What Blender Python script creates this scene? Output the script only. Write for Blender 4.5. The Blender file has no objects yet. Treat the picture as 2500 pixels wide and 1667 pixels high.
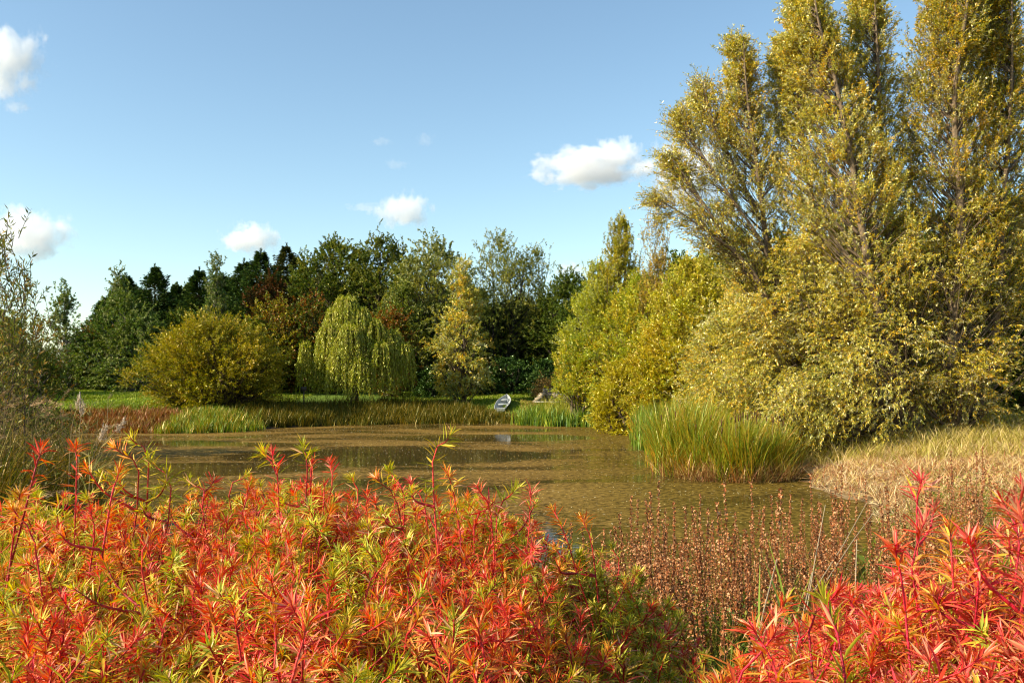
import bpy, math
import numpy as np

# ------------------------------------------------------------------ camera, sky, sun, exposure
H = 2.6            # eye height above the water (m)
F = 2165.0         # focal length in pixels of the 2500 px wide photograph
HOR = 905.0        # horizon row
sc = bpy.context.scene
cam_d = bpy.data.cameras.new("camera")
cam = bpy.data.objects.new("camera", cam_d)
sc.collection.objects.link(cam)
cam.location = (0, 0, H)
cam.rotation_euler = (math.radians(90), 0, 0)
cam_d.sensor_width = 36.0
cam_d.lens = 36.0 * F / 2500.0
cam_d.shift_y = (HOR - 833.5) / 2500.0
cam_d.clip_start = 0.05
cam_d.clip_end = 9000
sc.camera = cam

SUN = np.array([-0.93, -0.36, 0.0]); SUN /= np.linalg.norm(SUN)
SUN_EL = math.radians(31)
SUN_ROT = math.atan2(SUN[0], SUN[1]) % (2 * math.pi)
w = bpy.data.worlds.new("World"); sc.world = w; w.use_nodes = True
nt = w.node_tree; nt.nodes.clear()
sky = nt.nodes.new("ShaderNodeTexSky"); sky.sky_type = 'NISHITA'; sky.sun_disc = False
sky.sun_elevation = SUN_EL; sky.sun_rotation = SUN_ROT
sky.air_density = 1.0; sky.dust_density = 0.6; sky.ozone_density = 0.55; sky.altitude = 50
bg = nt.nodes.new("ShaderNodeBackground"); bg.inputs[1].default_value = 0.116
wo = nt.nodes.new("ShaderNodeOutputWorld")
tn = nt.nodes.new('ShaderNodeMix'); tn.data_type = 'RGBA'; tn.blend_type = 'MULTIPLY'; tn.inputs[0].default_value = 1.0; tn.inputs[7].default_value = (0.93, 1.03, 1.0, 1)
nt.links.new(sky.outputs[0], tn.inputs[6]); nt.links.new(tn.outputs[2], bg.inputs[0]); nt.links.new(bg.outputs[0], wo.inputs[0])
sd = bpy.data.lights.new("sun", 'SUN'); sd.energy = 5.0; sd.angle = math.radians(0.53); sd.color = (1.0, 0.89, 0.70)
so = bpy.data.objects.new("sun", sd); sc.collection.objects.link(so)
so.rotation_euler = (math.pi / 2 - SUN_EL, 0, math.atan2(SUN[1], SUN[0]) + math.pi / 2)
sc.view_settings.view_transform = 'Standard'; sc.view_settings.look = 'None'
sc.view_settings.exposure = 0.85; sc.view_settings.gamma = 1.0
sc.render.engine = 'CYCLES'
cy = sc.cycles
cy.max_bounces = 7; cy.diffuse_bounces = 3; cy.glossy_bounces = 3; cy.transmission_bounces = 4
cy.volume_bounces = 7; cy.transparent_max_bounces = 8
cy.use_denoising = True
cy.filter_width = 1.15
cy.caustics_reflective = False; cy.caustics_refractive = False
cy.sample_clamp_indirect = 6

# ------------------------------------------------------------------ helpers
rng = np.random.default_rng(11)
U = lambda a, b, n=None: rng.uniform(a, b, n)

def nrm(v):
    return v / np.maximum(np.linalg.norm(v, axis=-1, keepdims=True), 1e-9)

def rvec(n):
    return nrm(rng.normal(size=(n, 3)))

def wx(px, D):
    return (px - 1250.0) / F * D

def wz(py, D):
    return H - (py - HOR) / F * D

class Buf:
    def __init__(s):
        s.v = []; s.q = []; s.t = []; s.c = []; s.n = 0
    def add(s, v, quads=None, tris=None, col=(0.5, 0.5, 0.5)):
        v = np.asarray(v, dtype=np.float32).reshape(-1, 3)
        if quads is not None and len(quads): s.q.append(np.asarray(quads).reshape(-1, 4) + s.n)
        if tris is not None and len(tris): s.t.append(np.asarray(tris).reshape(-1, 3) + s.n)
        c = np.empty((len(v), 4), dtype=np.float32); c[:, 3] = 1; c[:, :3] = col
        s.v.append(v); s.c.append(c); s.n += len(v)
    def build(s, name, mat, parent=None, smooth=False, loc=None):
        me = bpy.data.meshes.new(name)
        v = np.concatenate(s.v) if s.v else np.zeros((0, 3), np.float32)
        if loc is not None: v = v - np.asarray(loc, dtype=np.float32)
        c = np.concatenate(s.c) if s.c else np.zeros((0, 4), np.float32)
        q = np.concatenate(s.q) if s.q else np.zeros((0, 4), int)
        t = np.concatenate(s.t) if s.t else np.zeros((0, 3), int)
        me.vertices.add(len(v)); me.vertices.foreach_set("co", v.ravel())
        nl = q.size + t.size
        me.loops.add(nl)
        me.loops.foreach_set("vertex_index", np.concatenate([q.ravel(), t.ravel()]).astype(np.int32))
        me.polygons.add(len(q) + len(t))
        ls = np.concatenate([np.arange(len(q)) * 4, q.size + np.arange(len(t)) * 3]).astype(np.int32)
        me.polygons.foreach_set("loop_start", ls)
        if smooth: me.polygons.foreach_set("use_smooth", np.ones(len(q) + len(t), dtype=bool))
        me.update(calc_edges=True)
        a = me.color_attributes.new("col", 'FLOAT_COLOR', 'POINT'); a.data.foreach_set("color", c.ravel())
        me.materials.append(mat)
        o = bpy.data.objects.new(name, me); sc.collection.objects.link(o)
        if parent is not None: o.parent = parent
        elif loc is not None: o.location = loc
        return o

def tag(o, label=None, cat=None, group=None, kind=None):
    if label: o["label"] = label
    if cat: o["category"] = cat
    if group: o["group"] = group
    if kind: o["kind"] = kind
    return o

def thing(name, loc, label, cat, group=None):
    o = bpy.data.objects.new(name, None); sc.collection.objects.link(o)
    o.location = loc; o.empty_display_size = 0.3
    return tag(o, label, cat, group)

def copy_thing(o, loc, rz, s, label=None):
    c = o.copy(); sc.collection.objects.link(c); c.location = loc
    c.rotation_euler = (0, 0, rz); c.scale = s if hasattr(s, '__len__') else (s, s, s)
    if label: c["label"] = label
    for ch in list(o.children):
        d = ch.copy(); sc.collection.objects.link(d); d.parent = c
    return c

def tubes(b, P, R, sides=5, col=(0.2, 0.15, 0.1)):
    """P (n,k,3) paths, R (n,k) radii"""
    P = np.asarray(P, float); R = np.asarray(R, float)
    n, k, _ = P.shape
    T = nrm(np.gradient(P, axis=1))
    ref = np.tile(np.array([0.0, 0.0, 1.0]), (n, 1))
    m = np.abs(nrm(P[:, -1] - P[:, 0])[:, 2]) > 0.8
    ref[m] = (0.0, 1.0, 0.0)
    A = nrm(np.cross(T, ref[:, None, :])); B = np.cross(T, A)
    an = np.arange(sides) / sides * 2 * math.pi
    V = P[:, :, None, :] + R[:, :, None, None] * (A[:, :, None, :] * np.cos(an)[None, None, :, None] + B[:, :, None, :] * np.sin(an)[None, None, :, None])
    idx = np.arange(n * k * sides).reshape(n, k, sides)
    a_ = idx[:, :-1, :]; b_ = np.roll(idx, -1, axis=2)[:, :-1, :]
    c_ = np.roll(idx, -1, axis=2)[:, 1:, :]; d_ = idx[:, 1:, :]
    Q = np.stack([a_, b_, c_, d_], -1).reshape(-1, 4)
    if hasattr(col, 'shape') and getattr(col, 'ndim', 1) == 2 and len(col) == n:
        col = np.repeat(col, k * sides, axis=0)
    b.add(V.reshape(-1, 3), quads=Q, col=col)

SAT = 1.16
def sat(c):
    c = np.asarray(c, float); l = (c @ np.array([0.3, 0.55, 0.15]))[..., None]
    return np.clip(l + (c - l) * SAT, 0.003, 0.92)

def leaves(b, pos, d, L, W, col, twist=None, mid=0.42):
    """one kite per leaf, slightly folded"""
    n = len(pos)
    s = nrm(np.cross(d, rvec(n) if twist is None else twist))
    up = np.cross(s, d)
    L = np.broadcast_to(L, (n,))[:, None]; W = np.broadcast_to(W, (n,))[:, None]
    m = pos + d * L * mid
    v = np.stack([pos, m + s * W * 0.5 + up * W * 0.2, pos + d * L, m - s * W * 0.5 + up * W * 0.2], 1)
    q = np.arange(n * 4).reshape(n, 4)
    b.add(v.reshape(-1, 3), quads=q, col=np.repeat(sat(col), 4, axis=0))

def pal_pick(pal, n, w=None):
    pal = np.asarray(pal, float)
    w = None if w is None else np.asarray(w, float) / np.sum(w)
    return pal[rng.choice(len(pal), n, p=w)]

def blades(b, base, h, lean, width, col, col2=None, bend=0.35, segs=3, facing=None):
    """curved tapering grass or reed blades"""
    n = len(base)
    h = np.broadcast_to(h, (n,)); width = np.broadcast_to(width, (n,))
    col = sat(col); col2 = None if col2 is None else sat(col2)
    a = U(0, 2 * math.pi, n)
    ld = np.stack([np.cos(a), np.sin(a), np.zeros(n)], 1)
    if facing is not None: ld = nrm(ld + facing)
    lean = np.broadcast_to(lean, (n,))
    side = np.cross(ld, np.array([0, 0, 1.0]))
    ra = U(-0.9, 0.9, n)
    side = nrm(side * np.cos(ra)[:, None] + ld * np.sin(ra)[:, None])
    t = np.linspace(0, 1, segs + 1)
    vs = []
    bd = U(0.2, 1.0, n) * bend
    for i, ti in enumerate(t):
        p = base + ld * (lean * ti + bd * ti ** 2.6)[:, None] * h[:, None] + np.array([0, 0, 1.0]) * ((ti - 0.45 * (lean + bd) ** 2 * ti ** 2) * h)[:, None]
        if i == segs: vs.append(p[:, None, :]); continue
        wd = (width * (1 - ti ** 2 * 0.75) * 0.5)[:, None]
        vs.append(np.stack([p - side * wd, p + side * wd], 1))
    V = np.concatenate(vs, 1)
    k = V.shape[1]
    o = np.arange(n)[:, None] * k
    Q = []
    for i in range(segs - 1):
        Q.append(o + np.array([2 * i, 2 * i + 1, 2 * i + 3, 2 * i + 2])[None])
    T = o + np.array([k - 3, k - 2, k - 1])[None]
    if col2 is None: c = np.repeat(col, k, axis=0)
    else:
        tt = np.array(sum([[x, x] for x in t[:-1]], []) + [1.0]) ** 1.5
        c = (col[:, None, :] * (1 - tt)[None, :, None] + col2[:, None, :] * tt[None, :, None]).reshape(-1, 3)
    b.add(V.reshape(-1, 3), quads=np.concatenate(Q) if Q else None, tris=T, col=c)

# ------------------------------------------------------------------ materials
def new_mat(name):
    m = bpy.data.materials.new(name); m.use_nodes = True
    m.node_tree.nodes.clear()
    return m, m.node_tree.nodes, m.node_tree.links

def leaf_mat(name, trans=0.35, gloss=0.1, rough=0.45, noise=0.0, tint=(1, 1, 1)):
    m, N, Lk = new_mat(name)
    at = N.new("ShaderNodeAttribute"); at.attribute_name = "col"
    src = at.outputs["Color"]
    df = N.new("ShaderNodeBsdfDiffuse"); tr = N.new("ShaderNodeBsdfTranslucent"); gl = N.new("ShaderNodeBsdfGlossy")
    gl.inputs["Roughness"].default_value = rough
    hs = N.new("ShaderNodeHueSaturation"); hs.inputs["Saturation"].default_value = 1.12; hs.inputs["Value"].default_value = 1.15
    gh = N.new("ShaderNodeHueSaturation"); gh.inputs["Saturation"].default_value = 0.55; gh.inputs["Value"].default_value = 2.0
    Lk.new(src, gh.inputs["Color"]); Lk.new(gh.outputs[0], gl.inputs["Color"])
    Lk.new(src, df.inputs[0]); Lk.new(src, hs.inputs["Color"]); Lk.new(hs.outputs[0], tr.inputs[0])
    m1 = N.new("ShaderNodeMixShader"); m1.inputs[0].default_value = trans
    m2 = N.new("ShaderNodeMixShader"); m2.inputs[0].default_value = gloss
    Lk.new(df.outputs[0], m1.inputs[1]); Lk.new(tr.outputs[0], m1.inputs[2])
    Lk.new(m1.outputs[0], m2.inputs[1]); Lk.new(gl.outputs[0], m2.inputs[2])
    out = N.new("ShaderNodeOutputMaterial"); Lk.new(m2.outputs[0], out.inputs[0])
    return m

def bark_mat(name, rough=0.9, scale=14.0, attr=True, col=(0.2, 0.16, 0.12)):
    m, N, Lk = new_mat(name)
    p = N.new("ShaderNodeBsdfPrincipled"); p.inputs["Roughness"].default_value = rough
    p.inputs["Specular IOR Level"].default_value = 0.25
    tc = N.new("ShaderNodeTexCoord"); nz = N.new("ShaderNodeTexNoise"); nz.inputs["Scale"].default_value = scale; nz.inputs["Detail"].default_value = 5
    Lk.new(tc.outputs["Object"], nz.inputs["Vector"])
    mx = N.new("ShaderNodeMix"); mx.data_type = 'RGBA'; mx.blend_type = 'MULTIPLY'; mx.inputs[0].default_value = 1.0
    rp = N.new("ShaderNodeValToRGB"); rp.color_ramp.elements[0].position = 0.3; rp.color_ramp.elements[0].color = (0.45, 0.45, 0.45, 1)
    rp.color_ramp.elements[1].position = 0.75; rp.color_ramp.elements[1].color = (1.25, 1.2, 1.1, 1)
    Lk.new(nz.outputs[0], rp.inputs[0])
    if attr:
        at = N.new("ShaderNodeAttribute"); at.attribute_name = "col"; Lk.new(at.outputs["Color"], mx.inputs[6])
    else: mx.inputs[6].default_value = (*col, 1)
    Lk.new(rp.outputs[0], mx.inputs[7]); Lk.new(mx.outputs[2], p.inputs["Base Color"])
    bp = N.new("ShaderNodeBump"); bp.inputs["Strength"].default_value = 0.5; bp.inputs["Distance"].default_value = 0.02
    Lk.new(nz.outputs[0], bp.inputs["Height"]); Lk.new(bp.outputs[0], p.inputs["Normal"])
    out = N.new("ShaderNodeOutputMaterial"); Lk.new(p.outputs[0], out.inputs[0])
    return m

M_LEAF = leaf_mat("tree_leaf", 0.34, 0.09, 0.42)
M_DARK = leaf_mat("evergreen_leaf", 0.12, 0.08, 0.4)
M_GLOSSY = leaf_mat("laurel_leaf", 0.15, 0.16, 0.3)
M_REED = leaf_mat("reed_blade", 0.3, 0.07, 0.4)
M_GRASS = leaf_mat("grass_blade", 0.3, 0.04, 0.5)
M_SPURGE = leaf_mat("spurge_leaf", 0.40, 0.04, 0.45)
M_SEED = leaf_mat("seed_head", 0.1, 0.03, 0.6)
M_BARK = bark_mat("bark")
M_STEM = bark_mat("red_stem", 0.5, 60)

# ------------------------------------------------------------------ terrain
POND = np.array([(-9, 5.0), (-4, 5.6), (0, 6.2), (3, 8.2), (5, 11.5), (6.2, 14.5), (6.9, 17), (6.6, 19.5), (7.4, 22), (7.0, 26), (6.4, 30), (6.0, 35), (5.8, 40), (5.0, 43.5),
                 (2, 44.2), (-4, 44), (-8, 42.8), (-11, 39.8), (-12.5, 37.8), (-15, 37.4), (-18.5, 37.2), (-21, 34), (-19, 28), (-14, 20), (-10, 14), (-8.5, 9)], float)

def pond_sd(x, y):
    """signed distance to the shore, positive on land"""
    x = np.asarray(x, float); y = np.asarray(y, float)
    d2 = np.full(x.shape, 1e18); ins = np.zeros(x.shape, bool)
    n = len(POND)
    for i in range(n):
        a = POND[i]; b = POND[(i + 1) % n]; e = b - a
        t = np.clip(((x - a[0]) * e[0] + (y - a[1]) * e[1]) / (e @ e), 0, 1)
        d2 = np.minimum(d2, (x - a[0] - t * e[0]) ** 2 + (y - a[1] - t * e[1]) ** 2)
        c = ((a[1] > y) != (b[1] > y)) & (x < (b[0] - a[0]) * (y - a[1]) / (b[1] - a[1] + 1e-12) + a[0])
        ins ^= c
    d = np.sqrt(d2)
    d = d + (0.35 * np.sin(x * 1.3 + 0.5) * np.sin(y * 1.1) + 0.16 * np.sin(x * 4.1 + y * 1.7) * np.sin(y * 3.7 - x)) * (d < 6)
    return np.where(ins, -d, d)

def gz(x, y):
    x = np.asarray(x, float); y = np.asarray(y, float)
    d = pond_sd(x, y)
    z = np.where(d > 0, 0.02 + 1.3 * (1 - np.exp(-np.maximum(d, 0) / 6.5)), -0.9 * (1 - np.exp(np.minimum(d, 0) / 1.6)))
    lump = 0.05 * np.sin(x * 0.9 + 1.3) * np.sin(y * 0.7) + 0.03 * np.sin(x * 2.3) * np.sin(y * 1.9 + 2)
    z = z + 0.34 * np.exp(-((x + 0.25) ** 2 + (y - 48.3) ** 2) / 0.9)
    return z + lump * np.clip(d, 0, 1) + np.clip(np.hypot(x, y - 30) - 45, 0, 400) * 0.012

def gz1(x, y): return float(gz(np.array([x]), np.array([y]))[0])

xs = np.concatenate([[-600, -350, -220, -140, -95, -75], np.linspace(-60, 60, 301), [75, 95, 140, 220, 350, 600]])
ys = np.concatenate([[-300, -120, -50, -20, -10], np.linspace(-5, 75, 241), [85, 100, 130, 200, 320, 600]])
X, Y = np.meshgrid(xs, ys)
Z = gz(X.ravel(), Y.ravel())
b = Buf()
ny, nx = X.shape
ii = (np.arange(ny - 1)[:, None] * nx + np.arange(nx - 1)[None]).ravel()
b.add(np.stack([X.ravel(), Y.ravel(), Z], 1), quads=np.stack([ii, ii + 1, ii + 1 + nx, ii + nx], 1))
m, N, Lk = new_mat("ground_soil_and_grass")
p = N.new("ShaderNodeBsdfPrincipled"); p.inputs["Roughness"].default_value = 0.95; p.inputs["Specular IOR Level"].default_value = 0.1
geo = N.new("ShaderNodeNewGeometry")
sep = N.new("ShaderNodeSeparateXYZ"); Lk.new(geo.outputs["Position"], sep.inputs[0])
n1 = N.new("ShaderNodeTexNoise"); n1.inputs["Scale"].default_value = 0.5; n1.inputs["Detail"].default_value = 8; Lk.new(geo.outputs["Position"], n1.inputs["Vector"])
n2 = N.new("ShaderNodeTexNoise"); n2.inputs["Scale"].default_value = 9; n2.inputs["Detail"].default_value = 8; n2.inputs["Roughness"].default_value = 0.7; Lk.new(geo.outputs["Position"], n2.inputs["Vector"])
def ramp(src, stops):
    r = N.new("ShaderNodeValToRGB"); e = r.color_ramp.elements
    e[0].position, e[0].color = stops[0][0], (*stops[0][1], 1)
    e[1].position, e[1].color = stops[-1][0], (*stops[-1][1], 1)
    for s_, c_ in stops[1:-1]:
        k = e.new(s_); k.color = (*c_, 1)
    Lk.new(src, r.inputs[0]); return r.outputs[0]
def math_(op, a, b_, clamp=False):
    k = N.new("ShaderNodeMath"); k.operation = op; k.use_clamp = clamp
    for i, s_ in enumerate((a, b_)):
        if s_ is None: continue
        if isinstance(s_, (int, float)): k.inputs[i].default_value = s_
        else: Lk.new(s_, k.inputs[i])
    return k.outputs[0]
def mixc(f, a, b_):
    k = N.new("ShaderNodeMix"); k.data_type = 'RGBA'; 
    Lk.new(f, k.inputs[0]) if not isinstance(f, (int, float)) else setattr(k.inputs[0], 'default_value', f)
    Lk.new(a, k.inputs[6]); Lk.new(b_, k.inputs[7]); return k.outputs[2]
grass_c = ramp(n2.outputs[0], [(0.3, (0.045, 0.075, 0.012)), (0.5, (0.11, 0.17, 0.02)), (0.7, (0.17, 0.2, 0.04))])
sand_c = ramp(n2.outputs[0], [(0.35, (0.20, 0.13, 0.06)), (0.5, (0.38, 0.265, 0.13)), (0.68, (0.54, 0.40, 0.21))])
soil_c = ramp(n2.outputs[0], [(0.35, (0.03, 0.022, 0.013)), (0.7, (0.09, 0.06, 0.035))])
# sandy bank: x>5, y 11..26 ; dark soil: y<11 or near shore ; grass beyond
sandm = math_('MULTIPLY', math_('MULTIPLY', math_('SUBTRACT', sep.outputs[0], 4.5), 0.8, True), math_('MULTIPLY', math_('SUBTRACT', math_('ADD', 29.0, math_('MULTIPLY', n1.outputs[0], 6)), sep.outputs[1]), 0.3, True), True)
c1 = mixc(sandm, grass_c, sand_c)
lowm = math_('MULTIPLY', math_('SUBTRACT', 0.30, sep.outputs[2]), 4.0, True)
lowm = math_('MULTIPLY', lowm, math_('SUBTRACT', 1.0, math_('MULTIPLY', sandm, 0.45)), True)
c2 = mixc(lowm, c1, soil_c)
nearm = math_('MULTIPLY', math_('SUBTRACT', 11.5, sep.outputs[1]), 0.5, True)
c3 = mixc(nearm, c2, soil_c)
Lk.new(c3, p.inputs["Base Color"])
bp = N.new("ShaderNodeBump"); bp.inputs["Strength"].default_value = 0.7; bp.inputs["Distance"].default_value = 0.08
Lk.new(n2.outputs[0], bp.inputs["Height"]); Lk.new(bp.outputs[0], p.inputs["Normal"])
out = N.new("ShaderNodeOutputMaterial"); Lk.new(p.outputs[0], out.inputs[0])
tag(b.build("ground", m, smooth=True), kind="structure")

# ------------------------------------------------------------------ water
b = Buf()
b.add([(-26, 2, 0), (12, 2, 0), (12, 47, 0), (-26, 47, 0)], quads=[(0, 1, 2, 3)])
m, N, Lk = new_mat("pond_water")
geo = N.new("ShaderNodeNewGeometry")
sep = N.new("ShaderNodeSeparateXYZ"); Lk.new(geo.outputs["Position"], sep.inputs[0])
mp = N.new("ShaderNodeMapping"); mp.inputs["Scale"].default_value = (0.16, 0.42, 1); Lk.new(geo.outputs["Position"], mp.inputs["Vector"])
nA = N.new("ShaderNodeTexNoise"); nA.inputs["Scale"].default_value = 1.0; nA.inputs["Detail"].default_value = 9; nA.inputs["Roughness"].default_value = 0.62; nA.inputs["Distortion"].default_value = 0.6
Lk.new(mp.outputs[0], nA.inputs["Vector"])
nB = N.new("ShaderNodeTexNoise"); nB.inputs["Scale"].default_value = 7.0; nB.inputs["Detail"].default_value = 8; nB.inputs["Roughness"].default_value = 0.75; Lk.new(geo.outputs["Position"], nB.inputs["Vector"])
nC = N.new("ShaderNodeTexNoise"); nC.inputs["Scale"].default_value = 30.0; nC.inputs["Detail"].default_value = 4; Lk.new(geo.outputs["Position"], nC.inputs["Vector"])
def blob(cx, cy, rx, ry, k):
    a = math_('MULTIPLY', math_('SUBTRACT', sep.outputs[0], cx), 1 / rx); c = math_('MULTIPLY', math_('SUBTRACT', sep.outputs[1], cy), 1 / ry)
    d = math_('ADD', math_('MULTIPLY', a, a), math_('MULTIPLY', c, c))
    return math_('MULTIPLY', math_('SUBTRACT', 1.0, d, True), k)
# open-water clearings in the weed mat
op = math_('ADD', blob(-3.8, 27.2, 5.4, 3.0, 0.62), math_('ADD', blob(-0.8, 34.5, 4.4, 2.1, 0.52), math_('ADD', blob(-8.0, 23.4, 3.6, 1.8, 0.42), blob(-9.5, 31.5, 5.0, 1.1, 0.3))))
cov = math_('SUBTRACT', math_('ADD', nA.outputs[0], math_('MULTIPLY', nB.outputs[0], 0.30)), op)
mask = N.new("ShaderNodeMapRange"); mask.inputs[1].default_value = 0.54; mask.inputs[2].default_value = 0.68; Lk.new(cov, mask.inputs[0])
mask.inputs[3].default_value = 0.16; mask.inputs[4].default_value = 0.86
weed_c = ramp(math_('ADD', math_('MULTIPLY', nB.outputs[0], 0.7), math_('MULTIPLY', nA.outputs[0], 0.35)), [(0.44, (0.035, 0.020, 0.004)), (0.52, (0.13, 0.074, 0.013)), (0.61, (0.29, 0.175, 0.042))])
grn_c = ramp(nB.outputs[0], [(0.41, (0.04, 0.027, 0.004)), (0.52, (0.14, 0.088, 0.012)), (0.63, (0.27, 0.18, 0.035))])
rightm = math_('MULTIPLY', math_('SUBTRACT', math_('ADD', sep.outputs[0], math_('MULTIPLY', nA.outputs[0], 3)), 2.5), 0.4, True)
wc = mixc(rightm, weed_c, grn_c)
wd = N.new("ShaderNodeBsdfPrincipled"); wd.inputs["Roughness"].default_value = 0.75; wd.inputs["Specular IOR Level"].default_value = 0.06; Lk.new(wc, wd.inputs["Base Color"])
wt = N.new("ShaderNodeBsdfPrincipled"); wt.inputs["Roughness"].default_value = 0.04; wt.inputs["IOR"].default_value = 1.33
wt.inputs["Base Color"].default_value = (0.028, 0.022, 0.008, 1)
b1 = N.new("ShaderNodeBump"); b1.inputs["Strength"].default_value = 0.25; b1.inputs["Distance"].default_value = 0.02; Lk.new(nC.outputs[0], b1.inputs["Height"]); Lk.new(b1.outputs[0], wd.inputs["Normal"])
mpw = N.new("ShaderNodeMapping"); mpw.inputs["Scale"].default_value = (0.8, 2.2, 1); Lk.new(geo.outputs["Position"], mpw.inputs["Vector"])
nW = N.new("ShaderNodeTexNoise"); nW.inputs["Scale"].default_value = 2.0; nW.inputs["Detail"].default_value = 3; Lk.new(mpw.outputs[0], nW.inputs["Vector"])
b2 = N.new("ShaderNodeBump"); b2.inputs["Strength"].default_value = 0.12; b2.inputs["Distance"].default_value = 0.02; Lk.new(nW.outputs[0], b2.inputs["Height"]); Lk.new(b2.outputs[0], wt.inputs["Normal"])
ms = N.new("ShaderNodeMixShader"); Lk.new(mask.outputs[0], ms.inputs[0]); Lk.new(wt.outputs[0], ms.inputs[1]); Lk.new(wd.outputs[0], ms.inputs[2])
out = N.new("ShaderNodeOutputMaterial"); Lk.new(ms.outputs[0], out.inputs[0])
tag(b.build("water", m), kind="structure")

# ------------------------------------------------------------------ clouds
def cloud_mat(name, dens, thr, nscale, seed):
    m, N, Lk = new_mat(name)
    tc = N.new("ShaderNodeTexCoord")
    ln = N.new("ShaderNodeVectorMath"); ln.operation = 'LENGTH'; Lk.new(tc.outputs["Object"], ln.inputs[0])
    mp = N.new("ShaderNodeMapping"); mp.inputs["Location"].default_value = (seed * 3.1, seed * 1.7, seed * 5.3); mp.inputs["Scale"].default_value = (1.5, 1.0, 0.75)
    Lk.new(tc.outputs["Object"], mp.inputs["Vector"])
    nz = N.new("ShaderNodeTexNoise"); nz.inputs["Scale"].default_value = nscale; nz.inputs["Detail"].default_value = 5; nz.inputs["Roughness"].default_value = 0.58
    Lk.new(mp.outputs[0], nz.inputs["Vector"])
    a = N.new("ShaderNodeMath"); a.operation = 'SUBTRACT'; a.inputs[0].default_value = thr; Lk.new(ln.outputs["Value"], a.inputs[1])
    n2 = N.new("ShaderNodeMath"); n2.operation = 'MULTIPLY_ADD'; Lk.new(nz.outputs[0], n2.inputs[0]); n2.inputs[1].default_value = 1.9; n2.inputs[2].default_value = -0.95
    s = N.new("ShaderNodeMath"); s.operation = 'ADD'; Lk.new(a.outputs[0], s.inputs[0]); Lk.new(n2.outputs[0], s.inputs[1])
    k = N.new("ShaderNodeMapRange"); k.inputs[1].default_value = 0.0; k.inputs[2].default_value = 0.28; k.inputs[4].default_value = dens
    k.interpolation_type = 'SMOOTHSTEP'; Lk.new(s.outputs[0], k.inputs[0])
    v = N.new("ShaderNodeVolumePrincipled"); v.inputs["Color"].default_value = (1, 1, 1, 1); v.inputs["Anisotropy"].default_value = 0.0
    Lk.new(k.outputs[0], v.inputs["Density"])
    out = N.new("ShaderNodeOutputMaterial"); Lk.new(v.outputs[0], out.inputs["Volume"])
    return m
def uv_sphere_buf(nu=24, nv=14):
    b = Buf(); V = []
    for j in range(nv + 1):
        ph = math.pi * j / nv
        for i in range(nu):
            th = 2 * math.pi * i / nu
            V.append((math.sin(ph) * math.cos(th), math.sin(ph) * math.sin(th), -math.cos(ph)))
    Q = [(j * nu + i, j * nu + (i + 1) % nu, (j + 1) * nu + (i + 1) % nu, (j + 1) * nu + i) for j in range(nv) for i in range(nu)]
    b.add(V, quads=Q); return b
CLOUDS = [  # px, py, width, height, density, threshold, label
    (10, 150, 230, 190, 0.035, 0.62, "large white cloud cut by the left edge high in the sky"),
    (40, 262, 80, 45, 0.02, 0.55, "small torn cloud scrap just under the high left cloud"),
    (70, 575, 260, 150, 0.035, 0.62, "broad white cloud low at the left above the bare saplings"),
    (612, 583, 175, 90, 0.04, 0.62, "small rounded white cloud above the dark conifers"),
    (985, 515, 165, 110, 0.035, 0.62, "white puffy cloud above the dark broadleaf trees"),
    (890, 507, 110, 30, 0.012, 0.6, "thin wisp trailing left of the puffy middle cloud"),
    (1445, 410, 335, 105, 0.04, 0.64, "largest flat based white cloud left of the tall willows"),
    (1510, 375, 150, 90, 0.035, 0.62, "rounded white tower rising from the largest cloud"),
    (1675, 430, 250, 220, 0.035, 0.62, "white cloud partly hidden behind the leaning willow branches"),
    (930, 346, 70, 28, 0.008, 0.6, "faint small cloud wisp high above the middle trees"),
    (1037, 340, 60, 45, 0.008, 0.6, "faint small wisp to the right of another high wisp"),
    (968, 401, 80, 30, 0.007, 0.6, "faintest flat cloud wisp above the middle puffy cloud"),
    (1400, 662, 130, 60, 0.02, 0.6, "pale cloud bank low between the middle trees and yellow willows")]
sphere = uv_sphere_buf()
for i, (px, py, w_, h_, dn, th, lab) in enumerate(CLOUDS):
    D = 1500.0
    cm = cloud_mat("cloud_vapour", dn * 0.9, th, 2.4, i + 1)
    o = sphere.build("cloud", cm)
    o.location = (wx(px, D), D, wz(py, D)); o.scale = (w_ / F * D / 2 * 1.25, w_ / F * D / 2 * 0.8, h_ / F * D / 2 * 1.3)
    cm.cycles.volume_step_rate = 1.0
    tag(o, lab, "cloud", "clouds in the blue sky", "thing")

# ------------------------------------------------------------------ tree machinery (local coordinates, base at origin)
def curve_pts(pts, k):
    """resample a control polyline smoothly (Catmull-Rom)"""
    pts = np.asarray(pts, float)
    q = np.vstack([2 * pts[0] - pts[1], pts, 2 * pts[-1] - pts[-2]])
    t = np.linspace(0, len(pts) - 1 - 1e-6, k); i = t.astype(int); f = (t - i)[:, None]
    a, b_, c, d = q[i], q[i + 1], q[i + 2], q[i + 3]
    return 0.5 * (2 * b_ + (c - a) * f + (2 * a - 5 * b_ + 4 * c - d) * f ** 2 + (3 * b_ - a - 3 * c + d) * f ** 3)

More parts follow.
